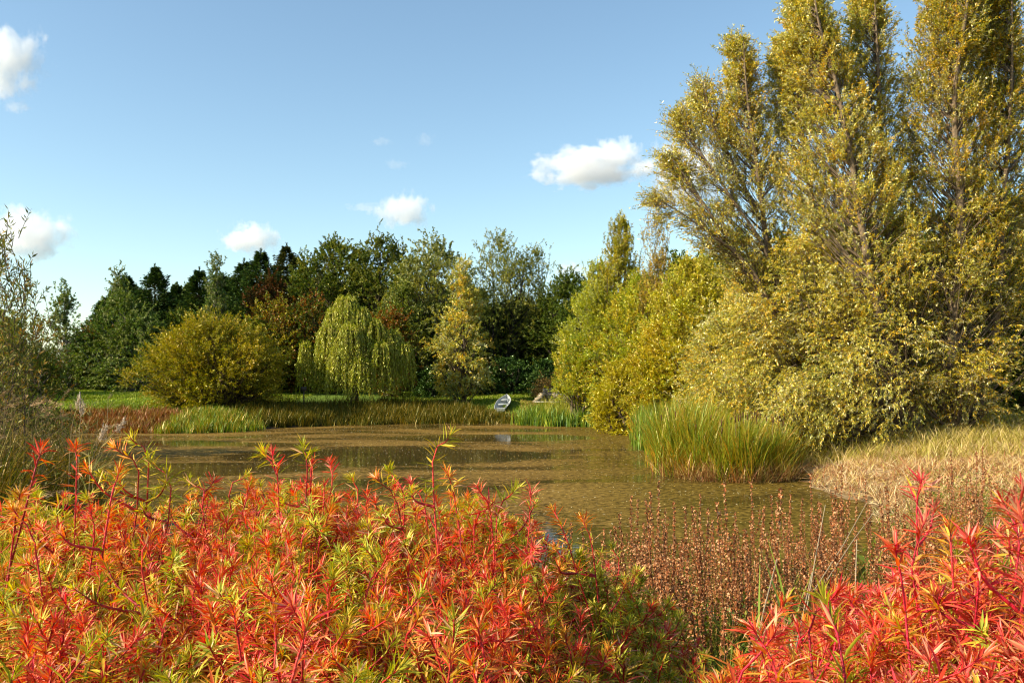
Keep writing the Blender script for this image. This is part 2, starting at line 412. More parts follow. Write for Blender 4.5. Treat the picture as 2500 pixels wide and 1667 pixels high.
def spray(leaf, wood, C, R, ax, ntw, nlf, L, W, pal, pw=None, droop=0.2, spread=0.9, up=0.2, hang=0.0, jit=0.18, twr=0.006, bark=(0.16, 0.13, 0.09), tl=(0.5, 1.15), clumpvar=0.5):
    """clumps C with radius R: twigs that carry leaves"""
    n = len(C); m_ = n * ntw
    ci = np.repeat(np.arange(n), ntw)
    Rc = R[ci][:, None]
    o = C[ci] + rng.normal(size=(m_, 3)) * Rc * 0.38
    d = nrm(ax[ci] + rvec(m_) * spread + np.array([0, 0, up]))
    Lt = (R[ci] * U(tl[0], tl[1], m_))
    cc = pal_pick(pal, n, pw)[ci]                     # clump tone
    if wood is not None:
        t3 = np.array([0, 0.5, 1.0])
        Pp = o[:, None, :] + d[:, None, :] * (Lt[:, None] * t3)[..., None] - np.array([0, 0, 1.0]) * (droop * Lt[:, None] * t3 ** 2)[..., None]
        tubes(wood, Pp, np.broadcast_to(np.array([twr, twr * 0.7, twr * 0.3]), (m_, 3)), 3, col=np.array(bark))
    k = m_ * nlf; ti = np.repeat(np.arange(m_), nlf); t = U(0.08, 1.02, k)
    pos = o[ti] + d[ti] * (Lt[ti] * t)[:, None]; pos[:, 2] -= droop * Lt[ti] * t ** 2
    tan = d[ti].copy(); tan[:, 2] -= 2 * droop * t
    ld = nrm(nrm(tan) * 0.75 + rvec(k) * 0.75 + np.array([0, 0, -hang]))
    mixw = (U(0, 1, k) < clumpvar)[:, None]
    col = np.where(mixw, cc[ti], pal_pick(pal, k, pw)) * U(1 - jit, 1 + jit, (k, 1))
    leaves(leaf, pos, ld, L * U(0.7, 1.25, k), W * U(0.75, 1.2, k), col)

def lumpy(th, h, ph):
    return 1 + 0.13 * np.sin(3 * th + ph + 4 * h) + 0.10 * np.sin(5 * th + 2.1 * ph - 7 * h) + 0.08 * np.sin(9 * h * 2 + ph * 3 + 2 * th)

def env_clumps(n, Ht, prof, shell=0.45, ph=0.0):
    """clump centres inside a lumpy crown whose radius over height is prof [(frac, r)]"""
    pf = np.array(prof, float)
    hh = np.linspace(pf[0, 0], pf[-1, 0], 200); rr = np.interp(hh, pf[:, 0], pf[:, 1])
    cdf = np.cumsum(rr + 0.15 * rr.max()); cdf /= cdf[-1]
    h = np.interp(U(0, 1, n), cdf, hh); th = U(0, 2 * math.pi, n)
    r = np.interp(h, pf[:, 0], pf[:, 1]) * lumpy(th, h, ph) * (shell + (1 - shell) * U(0, 1, n) ** 0.6) 
    inner = U(0, 1, n) < 0.22; r = np.where(inner, r * U(0, 0.8, n), r)
    C = np.stack([r * np.cos(th), r * np.sin(th), h * Ht], 1)
    return C

def limbs(wood, stemP, stemR, C, bark, k=5, frac=0.35, rmax=0.06):
    """a branch from the nearest fitting stem node to each clump"""
    n = len(C)
    hz = np.linalg.norm(C[:, None, :2] - stemP[None, :, :2], axis=2)
    want = C[:, None, 2] - hz * 1.15
    cost = hz + 2.0 * np.abs(stemP[None, :, 2] - want)
    j = cost.argmin(1)
    A = stemP[j]; r0 = np.minimum(stemR[j] * 0.55, rmax)
    t = np.linspace(0, 1, k)
    mid = A * 0.45 + C * 0.55; mid[:, 2] = A[:, 2] * 0.5 + C[:, 2] * 0.5 - 0.04 * np.linalg.norm(C - A, axis=1)
    mid += rng.normal(size=(n, 3)) * 0.05 * np.linalg.norm(C - A, axis=1)[:, None]
    Pp = A[:, None] * ((1 - t) ** 2)[None, :, None] + 2 * mid[:, None] * (t * (1 - t))[None, :, None] + C[:, None] * (t ** 2)[None, :, None]
    tubes(wood, Pp, r0[:, None] * (1 - 0.85 * t)[None], 4, col=np.array(bark))

def broadleaf(name, label, cat, loc, Ht, prof, ncl, rc, ntw, nlf, L, W, pal, pw=None, bark=(0.14, 0.11, 0.08), trunk_r=0.18, nst=1, group=None, mat=None, ph=0.0,
              twigs=True, shell=0.45, up=0.35, droop=0.15, hang=0.0, spread=0.9, clumpvar=0.5, topfrac=0.93, stsp=0.25, tl=(0.5, 1.15), kind_parts=("trunk", "crown"), mid=None):
    root = thing(name, loc, label, cat, group)
    wood = Buf(); leaf = Buf()
    P_, R_ = [], []
    rmaxp = max(r for _, r in prof)
    for s in range(nst):
        a = U(0, 2 * math.pi) + s * 2 * math.pi / max(nst, 1); sp = rmaxp * stsp * (0 if nst == 1 else U(0.5, 1.2))
        top = np.array([math.cos(a) * sp * 1.6, math.sin(a) * sp * 1.6, Ht * topfrac * (1 if nst == 1 else U(0.75, 1))])
        b0 = np.array([math.cos(a) * 0.12 * (nst > 1), math.sin(a) * 0.12 * (nst > 1), -0.25])
        m1 = b0 * 0.6 + top * 0.4 + np.array([U(-.25, .25), U(-.25, .25), 0]) ; m2 = b0 * 0.25 + top * 0.75 + np.array([U(-.3, .3), U(-.3, .3), 0])
        pts = curve_pts([b0, m1, m2, top], 22)
        rr = trunk_r * (1 if nst == 1 else 0.7) * (1 - 0.93 * np.linspace(0, 1, 22) ** 0.8); rr[0] *= 1.5; rr[1] *= 1.15
        tubes(wood, pts[None], rr[None], 8, col=np.array(bark)); P_.append(pts); R_.append(rr)
    SP = np.concatenate(P_); SR = np.concatenate(R_)
    C = env_clumps(ncl, Ht, prof, shell, ph)
    limbs(wood, SP, SR, C, bark)
    R = rc * U(0.7, 1.3, ncl)
    ax = C - np.array([0, 0, Ht * 0.35]); ax[:, 2] *= 0.7; ax = nrm(ax)
    spray(leaf, wood if twigs else None, C, R, ax, ntw, nlf, L, W, pal, pw, droop, spread, up, hang, bark=bark, clumpvar=clumpvar, tl=tl)
    wood.build(kind_parts[0], M_BARK, root); leaf.build(kind_parts[1], mat or M_LEAF, root)
    return root

def conifer(name, label, loc, Ht, Rb, pal, group, lv=34, density=1.0):
    root = thing(name, loc, label, "conifer", group)
    wood = Buf(); leaf = Buf()
    tp = np.stack([np.zeros(14), np.zeros(14), np.linspace(-0.2, Ht, 14)], 1)
    tubes(wood, tp[None], (0.17 * (1 - np.linspace(0, 1, 14) * 0.95))[None], 7, col=np.array((0.10, 0.075, 0.05)))
    Pp, Ln, A0 = [], [], []
    for i in range(lv):
        f = (i + U(-.3, .3)) / lv; z = Ht * (0.05 + 0.95 * max(f, 0)); r = Rb * 1.85 * (1 - f) ** 0.78 * U(0.7, 1.15) + 0.05
        nb = int(12 - 5 * f)
        for j in range(nb):
            a = U(0, 2 * math.pi); rl = r * U(0.72, 1.12)
            Pp.append([(0, 0, z), (math.cos(a) * rl * .5, math.sin(a) * rl * .5, z - rl * 0.10), (math.cos(a) * rl, math.sin(a) * rl, z + rl * 0.06 + 0.15 * rl * U(-1, 1))]); Ln.append(rl)
    Pp = np.array(Pp); Ln = np.array(Ln); n = len(Pp)
    tubes(wood, Pp, np.broadcast_to(np.array([0.025, 0.016, 0.006]), (n, 3)), 3, col=np.array((0.10, 0.075, 0.05)))
    per = int(110 * density)
    ti = np.repeat(np.arange(n), per); t = U(0.05, 1.04, len(ti)) ** 0.7
    A, B, Cc = Pp[ti, 0], Pp[ti, 1], Pp[ti, 2]
    pos = A * ((1 - t) ** 2)[:, None] + 2 * B * (t * (1 - t))[:, None] + Cc * (t ** 2)[:, None]
    fw = nrm(Cc - A); sd_ = nrm(np.cross(fw, np.array([0, 0, 1.0])))
    wdt = (Ln[ti] * 0.30 * (1.15 - t) * U(-1, 1, len(ti)))[:, None]
    pos = pos + sd_ * wdt + np.array([0, 0, 1.0]) * (U(-0.38, 0.10, (len(ti), 1)) - 0.25 * np.abs(wdt))
    ld = nrm(fw * 0.8 + sd_ * np.sign(wdt) * U(0.2, 1.2, (len(ti), 1)) + rvec(len(ti)) * 0.45 + np.array([0, 0, 0.12]))
    col = pal_pick(pal, len(ti)) * U(0.75, 1.2, (len(ti), 1))
    leaves(leaf, pos, ld, U(0.12, 0.30, len(ti)), U(0.05, 0.085, len(ti)), col)
    k = 200; zz = Ht + U(-1.4, 0.12, k); pos = np.stack([rng.normal(size=k) * 0.13 * (Ht + .15 - zz), rng.normal(size=k) * 0.13 * (Ht + .15 - zz), zz], 1)
    leaves(leaf, pos, nrm(rvec(k) * 0.6 + np.array([0, 0, 1.0])), U(0.1, 0.25, k), 0.04, pal_pick(pal, k))
    wood.build("trunk", M_BARK, root); leaf.build("crown", M_DARK, root)
    return root

def at(px, D, dx=0.0):
    x = wx(px, D) + dx
    return (x, D, gz1(x, D) - 0.03)

def fit(px, D, py):                 # height needed for a top at image row py
    x, y, z = at(px, D); return wz(py, D) - z

# palettes (leaf base colours)
OLIVE = [(0.18, 0.20, 0.055), (0.27, 0.27, 0.065), (0.34, 0.30, 0.06), (0.13, 0.16, 0.045), (0.32, 0.32, 0.15)]
WILLOW = [(0.50, 0.44, 0.10), (0.62, 0.50, 0.09), (0.41, 0.40, 0.10), (0.74, 0.46, 0.05), (0.62, 0.58, 0.30), (0.27, 0.30, 0.075)]
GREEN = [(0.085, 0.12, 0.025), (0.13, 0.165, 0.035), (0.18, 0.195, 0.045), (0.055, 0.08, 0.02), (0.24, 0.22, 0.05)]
SPRUCE = [(0.028, 0.055, 0.015), (0.05, 0.08, 0.02), (0.075, 0.10, 0.022), (0.02, 0.04, 0.014)]
BIRCH = [(0.10, 0.15, 0.035), (0.15, 0.20, 0.05), (0.20, 0.22, 0.06), (0.07, 0.11, 0.03), (0.28, 0.28, 0.12)]
RUST = [(0.20, 0.075, 0.02), (0.27, 0.11, 0.025), (0.13, 0.09, 0.025), (0.12, 0.12, 0.03)]
GOLD = [(0.33, 0.28, 0.035), (0.41, 0.33, 0.035), (0.24, 0.23, 0.035), (0.18, 0.19, 0.03), (0.44, 0.30, 0.03)]
WEEP = [(0.42, 0.42, 0.06), (0.54, 0.50, 0.10), (0.32, 0.36, 0.05), (0.21, 0.25, 0.04)]

# ---- dark conifers at the far left
CON = [ # px, D, py_top, base radius, label
    (268, 66, 735, 2.3, "lowest outer spruce at the left end of the dark conifer group"),
    (308, 68, 690, 2.3, "second spruce from the left, behind the pale birch"),
    (378, 66, 668, 2.4, "sharp pointed spruce with the tallest tip of the left conifers"),
    (432, 70, 712, 2.2, "spruce in the dip right of the sharp pointed one"),
    (487, 66, 676, 2.4, "broad dark spruce above the golden round willow's left side"),
    (545, 70, 690, 2.3, "spruce standing behind the bare topped birch"),
    (596, 67, 655, 2.5, "dark spruce to the left of the twin conifer tops"),
    (637, 66, 630, 2.6, "dark spruce with ragged top beside the rusty brown tree"),
    (700, 69, 618, 2.6, "tallest spruce at the right end of the conifer group"),
    (745, 70, 668, 2.2, "short dark spruce touching the big broadleaf crown")]
for i, (px, D, py, rb, lab) in enumerate(CON):
    conifer("spruce_tree", lab, at(px, D), fit(px, D, py - 18), rb, SPRUCE if i != 8 else [(0.05, 0.06, 0.018), (0.09, 0.085, 0.02), (0.03, 0.045, 0.016)], "dark conifers at the far left", lv=46, density=0.7)

oval = lambda r, lo=0.12: [(lo, r * 0.45), (lo + 0.14, r * 0.85), (0.45, r), (0.7, r * 0.86), (0.88, r * 0.55), (1.0, r * 0.12)]
tall = lambda r, lo=0.1: [(lo, r * 0.6), (0.3, r), (0.55, r * 0.85), (0.8, r * 0.5), (1.0, r * 0.08)]

GB = "mixed broadleaf trees behind the lawn"
def bl(px, D, py, r, lab, pal, ncl=190, rc=0.75, ntw=8, nlf=26, L=0.15, W=0.07, prof=oval, name="broadleaf_tree", cat="tree", grp=GB, lo=0.1, **k):
    loc = at(px, D); Ht = fit(px, D, py)
    return broadleaf(name, lab, cat, loc, Ht, prof(r, lo), ncl, rc, ntw, nlf, L, W, pal, group=grp, ph=px * 0.13, twigs=k.pop("twigs", False), **k)

# ---- mid and far trees from left to right
bl(232, 60, 815, 2.2, "low rust tinged bush at the left end of the far wood", RUST + GREEN[:3], ncl=110, name="hawthorn_bush", cat="bush", lo=0.03)
bl(300, 58, 735, 2.6, "fresh green birch in front of the left spruces", BIRCH + GREEN[:2], ncl=210, name="birch_tree", lo=0.06, prof=tall, bark=(0.35, 0.33, 0.3), hang=0.3)
bl(352, 57, 790, 2.2, "light green low hanging birch left of the golden round willow", BIRCH, ncl=180, name="birch_tree", lo=0.04, prof=tall, bark=(0.35, 0.33, 0.3), hang=0.4)
bl(436, 60, 775, 2.3, "dull green tree right behind the golden willow's left shoulder", GREEN + BIRCH[:2], ncl=170, name="birch_tree", lo=0.05, prof=tall)
bl(540, 61, 740, 2.5, "thin topped birch above the middle of the golden willow", BIRCH[:4] + GREEN, ncl=170, name="birch_tree", prof=tall, bark=(0.35, 0.33, 0.3))
bl(528, 60, 632, 0.9, "nearly bare birch top poking above the spruces", BIRCH, ncl=70, rc=0.45, nlf=9, name="birch_tree", prof=tall, twigs=True, lo=0.6, bark=(0.3, 0.27, 0.22))
bl(290, 59, 662, 0.9, "thin pale birch top above the left spruces", BIRCH, ncl=60, rc=0.45, nlf=9, name="birch_tree", prof=tall, twigs=True, lo=0.6, bark=(0.3, 0.27, 0.22))
bl(158, 58, 695, 1.25, "slender light green sapling alone against the sky on the left", BIRCH + [(0.24, 0.28, 0.10)], ncl=130, rc=0.42, ntw=7, nlf=12, L=0.15, W=0.07, name="birch_tree", prof=lambda r, lo: [(0.02, r * 1.0), (0.3, r * 1.05), (0.5, r * 0.8), (0.75, r * .55), (1, r * .1)], twigs=True, bark=(0.3, 0.28, 0.24))
bl(655, 62, 690, 1.9, "rust brown tree between the dark spruces", [(0.11, 0.04, 0.015), (0.08, 0.04, 0.015), (0.06, 0.05, 0.018)], ncl=150, name="copper_beech_tree", lo=0.15)
bl(672, 56, 752, 2.3, "orange berried hawthorn left of the weeping willow", RUST + GOLD[:1] + GREEN[2:3], ncl=150, name="hawthorn_tree", lo=0.08)
bl(765, 57, 742, 2.7, "broad russet hawthorn behind the weeping willow's left side", RUST + GREEN[:3], ncl=190, name="hawthorn_tree", lo=0.06)
bl(620, 55, 800, 2.2, "green yellow bush behind the golden willow's right side", GREEN + GOLD[2:4], ncl=130, name="willow_bush", cat="bush", lo=0.05)
bl(820, 66, 600, 4.0, "large dark green oak shaped tree with a domed crown", GREEN, ncl=420, nlf=30, rc=0.7, name="oak_tree", lo=0.2)
bl(930, 65, 588, 3.1, "dark green tree merging with the domed one on its right", GREEN + [(0.14, 0.15, 0.05)], ncl=260, nlf=28, name="oak_tree", lo=0.2, rc=0.7)
bl(1055, 62, 600, 3.5, "tall olive poplar left of the feathery bare topped tree", OLIVE, ncl=300, nlf=26, rc=0.75, name="poplar_tree", lo=0.15, bark=(0.12, 0.10, 0.08))
bl(985, 60, 700, 2.1, "olive tree filling between the poplar and the dark crowns", OLIVE[:4] + GREEN[:3], ncl=150, name="poplar_tree", lo=0.1)
bl(952, 54, 772, 1.5, "small russet tree over the weeping willow's right shoulder", RUST + GREEN[1:3], ncl=90, name="hawthorn_tree", lo=0.1)
bl(1218, 63, 578, 3.0, "tall feathery thin leaved willow with sky showing through", OLIVE[:4], ncl=270, nlf=14, rc=0.7, ntw=8, name="crack_willow_tree", lo=0.25, twigs=True, nst=4, trunk_r=0.2, bark=(0.05, 0.04, 0.03), L=0.14, W=0.05, stsp=0.4)
bl(1305, 64, 612, 2.6, "thinner feathery willow stepping down to the right", OLIVE[:4], ncl=170, nlf=12, rc=0.7, name="crack_willow_tree", lo=0.25, twigs=True, nst=3, trunk_r=0.16, bark=(0.05, 0.04, 0.03), L=0.14, W=0.05, stsp=0.4)
bl(1385, 62, 682, 2.4, "dark rounded tree just left of the yellow willows", [c for c in GREEN[:4]], ncl=230, name="oak_tree", lo=0.05)
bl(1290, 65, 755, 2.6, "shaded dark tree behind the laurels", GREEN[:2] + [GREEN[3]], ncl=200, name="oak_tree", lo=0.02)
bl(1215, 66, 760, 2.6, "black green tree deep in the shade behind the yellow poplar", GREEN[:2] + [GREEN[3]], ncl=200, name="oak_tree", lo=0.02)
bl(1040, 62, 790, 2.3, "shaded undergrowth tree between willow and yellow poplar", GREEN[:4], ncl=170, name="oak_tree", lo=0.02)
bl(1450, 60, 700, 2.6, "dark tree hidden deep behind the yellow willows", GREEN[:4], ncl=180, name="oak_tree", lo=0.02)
# belt behind, closing the view between the crowns
belt = bl(880, 76, 700, 3.6, "dark wood edge tree far behind the oaks", GREEN[:4], ncl=230, nlf=26, rc=0.95, L=0.22, W=0.11, name="woodland_tree", grp="dark woodland behind everything", lo=0.02)
bx0 = belt.location
for k, (px, D, s) in enumerate([(270, 80, .62), (360, 79, .85), (460, 78, .9), (560, 79, .95), (670, 78, 1.0), (780, 79, 1.0), (980, 78, 1.0), (1080, 79, .95), (1170, 78, .9), (1260, 79, .85), (1350, 78, .85), (1440, 74, .85), (1540, 70, .9), (1660, 62, 1.0), (1790, 58, 1.05), (1920, 56, 1.1), (2060, 54, 1.1), (2200, 52, 1.1), (2340, 50, 1.15), (2480, 48, 1.1), (2620, 46, 1.1), (2780, 44, 1.1), (-300, 50, .7), (-480, 44, .8)]):
    copy_thing(belt, at(px, D), U(0, 6.28), s * U(0.95, 1.05), "dark wood edge tree closing the gap behind the nearer crowns")

# ---- golden round willow
gold = broadleaf("golden_willow_bush", "wide round golden willow bush at the left pond bank", "bush", at(530, 44), fit(530, 44, 800),
    [(0.02, 1.8), (0.15, 2.6), (0.35, 3.1), (0.55, 3.05), (0.75, 2.5), (0.9, 1.6), (1.0, 0.7)], 430, 0.55, 11, 26, 0.13, 0.032, GOLD, bark=(0.13, 0.09, 0.05), trunk_r=0.16, nst=9, stsp=0.32,
    twigs=True, shell=0.5, up=0.55, spread=0.55, clumpvar=0.45, tl=(0.7, 1.5), ph=2.0)

# ---- weeping willow
def weeping(loc, Ht):
    root = thing("weeping_willow_tree", loc, "weeping willow with pale yellow green curtains of hanging twigs", "tree")
    wood = Buf(); leaf = Buf(); bark = (0.13, 0.11, 0.07)
    pts = curve_pts([(0, 0, -.2), (0.1, 0, 1.5), (-0.2, 0.1, 3.0), (-0.3, 0, Ht * 0.9)], 20)
    rr = 0.22 * (1 - 0.85 * np.linspace(0, 1, 20)); tubes(wood, pts[None], rr[None], 8, col=np.array(bark))
    # domes of hanging strands: x, y, crown z, radius, count
    domes = [(-0.3, 0.0, Ht, .7, 210), (-0.85, -0.1, Ht * .88, .55, 130), (0.35, -0.1, Ht * .9, .65, 150), (-1.0, -0.5, Ht * .74, .65, 130), (0.95, -0.2, Ht * .78, .75, 160), (0.0, -0.9, Ht * .72, .75, 160), (1.7, 0.1, Ht * .69, .75, 150), (1.35, -0.7, Ht * .57, .7, 120), (2.35, 0.0, Ht * .57, .6, 110), (-2.25, 0.1, Ht * .56, .38, 90), (-1.55, 0.2, Ht * .5, .45, 80), (0.5, 1.0, Ht * .82, .95, 140), (-.4, -1.15, Ht * .5, .6, 100), (.6, -1.3, Ht * .42, .6, 90), (-.6, .8, Ht * .8, .8, 110)]
    for (x, y, z, r, n) in domes:
        bp_ = np.array([[(pts[12]), (pts[12] * 0.5 + np.array([x, y, z]) * 0.5 + np.array([0, 0, 0.2])), (x, y, z - 0.12)]], float).reshape(1, 3, 3)
        tubes(wood, bp_, np.array([[0.09, 0.05, 0.02]]), 5, col=np.array(bark))
        th = U(0, 2 * math.pi, n); q = np.sqrt(U(0, 1, n)) * r
        S = np.stack([x + np.cos(th) * q * 0.35, y + np.sin(th) * q * 0.35, np.full(n, z - 0.05)], 1) + rng.normal(size=(n, 3)) * 0.06
        E = np.stack([x + np.cos(th) * q, y + np.sin(th) * q, z - 0.1 - 0.5 * q ** 2 / r + rng.normal(size=n) * 0.12], 1)
        hl = np.minimum(U(0.5, 2.7, n), E[:, 2] - U(0.2, 1.3, n)); hl = np.maximum(hl, 0.5)
        dn = np.stack([np.cos(th) * 0.08, np.sin(th) * 0.08, -np.ones(n)], 1)
        tt = np.linspace(0, 1, 6)
        # arch then hang
        Pp = np.stack([S, (S + E) / 2 + np.array([0, 0, 1.]) * U(.1, .42, (n, 1)), E, E + dn * hl[:, None] * 0.33, E + dn * hl[:, None] * 0.68 + rng.normal(size=(n, 3)) * 0.06, E + dn * hl[:, None] * np.array([1, 1, 1]) + rng.normal(size=(n, 3)) * 0.05], 1)
        tubes(wood, Pp, np.broadcast_to(np.linspace(0.010, 0.003, 6), (n, 6)), 3, col=np.array((0.28, 0.24, 0.06)))
        kf = 58; ti = np.repeat(np.arange(n), kf); t = U(0.2, 5, len(ti)); i = np.minimum(t.astype(int), 4); f = (t - i)[:, None]
        pos = Pp[ti, i] * (1 - f) + Pp[ti, i + 1] * f + rng.normal(size=(len(ti), 3)) * 0.02
        ld = nrm(nrm(Pp[ti, i + 1] - Pp[ti, i]) * 0.9 + rvec(len(ti)) * 0.45 + np.array([0, 0, -0.35]))
        sc_ = pal_pick(WEEP, n)[ti]
        col = np.where(U(0, 1, (len(ti), 1)) < 0.5, sc_, pal_pick(WEEP, len(ti))) * U(0.85, 1.15, (len(ti), 1))
        leaves(leaf, pos, ld, U(0.09, 0.15, len(ti)), 0.026, col)
    wood.build("trunk", M_BARK, root); leaf.build("crown", M_LEAF, root)
    root.scale = (1.12, 1.12, 1.0)
weeping(at(862, 47), fit(862, 47, 738))

# ---- small yellow poplar by the boat
lx, ly, lz = at(1130, 50)
broadleaf("young_poplar_tree", "slim pointed yellow green tree with a bare stem on the far lawn", "tree", (lx, ly, lz), fit(1130, 50, 640),
    [(0.09, 0.7), (0.14, 1.25), (0.35, 1.45), (0.55, 1.2), (0.72, 0.8), (0.85, 0.42), (1.0, 0.08)], 210, 0.42, 9, 20, 0.13, 0.042, WILLOW + [(0.35, 0.36, 0.12)], bark=(0.12, 0.09, 0.06), trunk_r=0.11, twigs=True, ph=4.1, up=0.3)

# ---- laurel and bramble bushes on the far lawn
LAU = [(0.045, 0.085, 0.02), (0.07, 0.12, 0.03), (0.10, 0.15, 0.04), (0.03, 0.055, 0.018)]
for px, D, py, r, lab in [(1057, 53, 905, 0.85, "low dark laurel bush left of the slim poplar stem"), (1198, 56, 893, 1.1, "brownish green laurel bush right of the slim poplar"),
                          (1240, 56, 882, 1.5, "largest glossy laurel bush behind the rowing boat"), (1285, 57, 898, 0.9, "shaded laurel bush between the large laurel and the small one"), (1327, 55, 888, 0.85, "small bright laurel bush at the right end of the lawn")]:
    x, y, z = at(px, D); hh = fit(px, D, py)
    broadleaf("laurel_bush", lab, "bush", (x, y, z), hh, [(0.02, r * .85), (0.4, r), (0.75, r * .85), (1, r * .35)], 90, 0.28, 7, 16, 0.13, 0.065, LAU if px != 1198 else LAU + [(0.2, 0.15, 0.05)], nst=5, trunk_r=0.06, mat=M_GLOSSY, twigs=False, group="laurel bushes on the far lawn", ph=px * .1)
for px, D, py, r, lab in [(1345, 53, 925, 1.1, "tawny bramble thicket left of the stone opening"), (1390, 53, 905, 1.2, "dry brown bramble thicket above the stone opening")]:
    broadleaf("bramble_thicket", lab, "bush", at(px, D), fit(px, D, py), [(0.02, r), (0.4, r), (0.75, r * .8), (1, r * .35)], 90, 0.3, 8, 12, 0.09, 0.035, [(0.36, 0.22, 0.08), (0.46, 0.30, 0.10), (0.28, 0.15, 0.06), (0.3, 0.27, 0.07)], nst=6, trunk_r=0.03, twigs=True, group="brambles by the stone opening", ph=px * .1)

# ---- yellow willow scrub right of the middle
YW = [(0.42, 0.42, 0.07), (0.52, 0.46, 0.06), (0.31, 0.35, 0.045), (0.58, 0.42, 0.025), (0.20, 0.26, 0.045)]
def wl(px, D, py, prof, n, lab, pal=YW, rc=0.46, ntw=9, nlf=22, L=0.125, W=0.032, nst=6, name="willow_bush", cat="bush", **k):
    return broadleaf(name, lab, cat, at(px, D), fit(px, D, py), prof, int(n * 1.35), rc, ntw, nlf, L, W, pal, bark=(0.15, 0.11, 0.07), trunk_r=k.pop("trunk_r", 0.14), nst=nst, twigs=True, up=k.pop("up", 0.5), spread=0.6, ph=px * 0.17, group="yellow green willows on the right bank", shell=0.45, tl=(0.6, 1.4), **k)
full = lambda r: [(0.01, r * .8), (0.15, r), (0.4, r), (0.62, r * .85), (0.82, r * .55), (1, r * .15)]
wl(1462, 44, 655, [(0.16, 1.2), (0.25, 1.7), (0.45, 1.7), (0.65, 1.35), (0.82, .9), (1, .2)], 330, "outermost pale willow leaning over the stone opening", YW[:3] + [(0.38, 0.40, 0.14)])
wl(1412, 42, 840, [(0.4, .6), (0.6, .85), (0.85, .6), (1, .2)], 80, "low skirt willow just right of the bramble thicket", YW)
wl(1515, 43, 545, [(0.01, 1.2), (0.3, 1.3), (0.6, .9), (0.8, .62), (0.93, .35), (1, .1)], 230, "upright golden willow with a feathery top", [(0.48, 0.36, 0.04), (0.40, 0.36, 0.05), (0.28, 0.29, 0.05)], up=0.9)
wl(1600, 39, 515, [(0.3, 0.8), (0.6, .6), (0.8, .42), (0.93, .25), (1, .08)], 110, "thin leaved willow pole with orange leaves beside the feathery top", [(0.50, 0.33, 0.06), (0.42, 0.30, 0.07), (0.28, 0.26, 0.07)], nlf=9, up=0.9, nst=3)
wl(1575, 40, 690, full(2.1), 420, "broad bright yellow green willow behind the bulrushes", YW)
wl(1700, 36, 650, full(2.3), 480, "yellow willow filling the bank left of the leaning trunks", YW[:4] + WILLOW[:2])
wl(1630, 36, 800, full(1.4), 230, "low golden willow bush above the tall bulrushes", [(0.50, 0.42, 0.04), (0.56, 0.40, 0.035), (0.34, 0.33, 0.05)])
wl(1510, 37, 915, full(0.75), 100, "small golden willow tuft at the edge of the short bulrushes", [(0.50, 0.40, 0.05), (0.40, 0.36, 0.05)])
wl(1800, 32, 740, full(1.6), 280, "silvery yellow willow bush under the leaning branches", WILLOW)

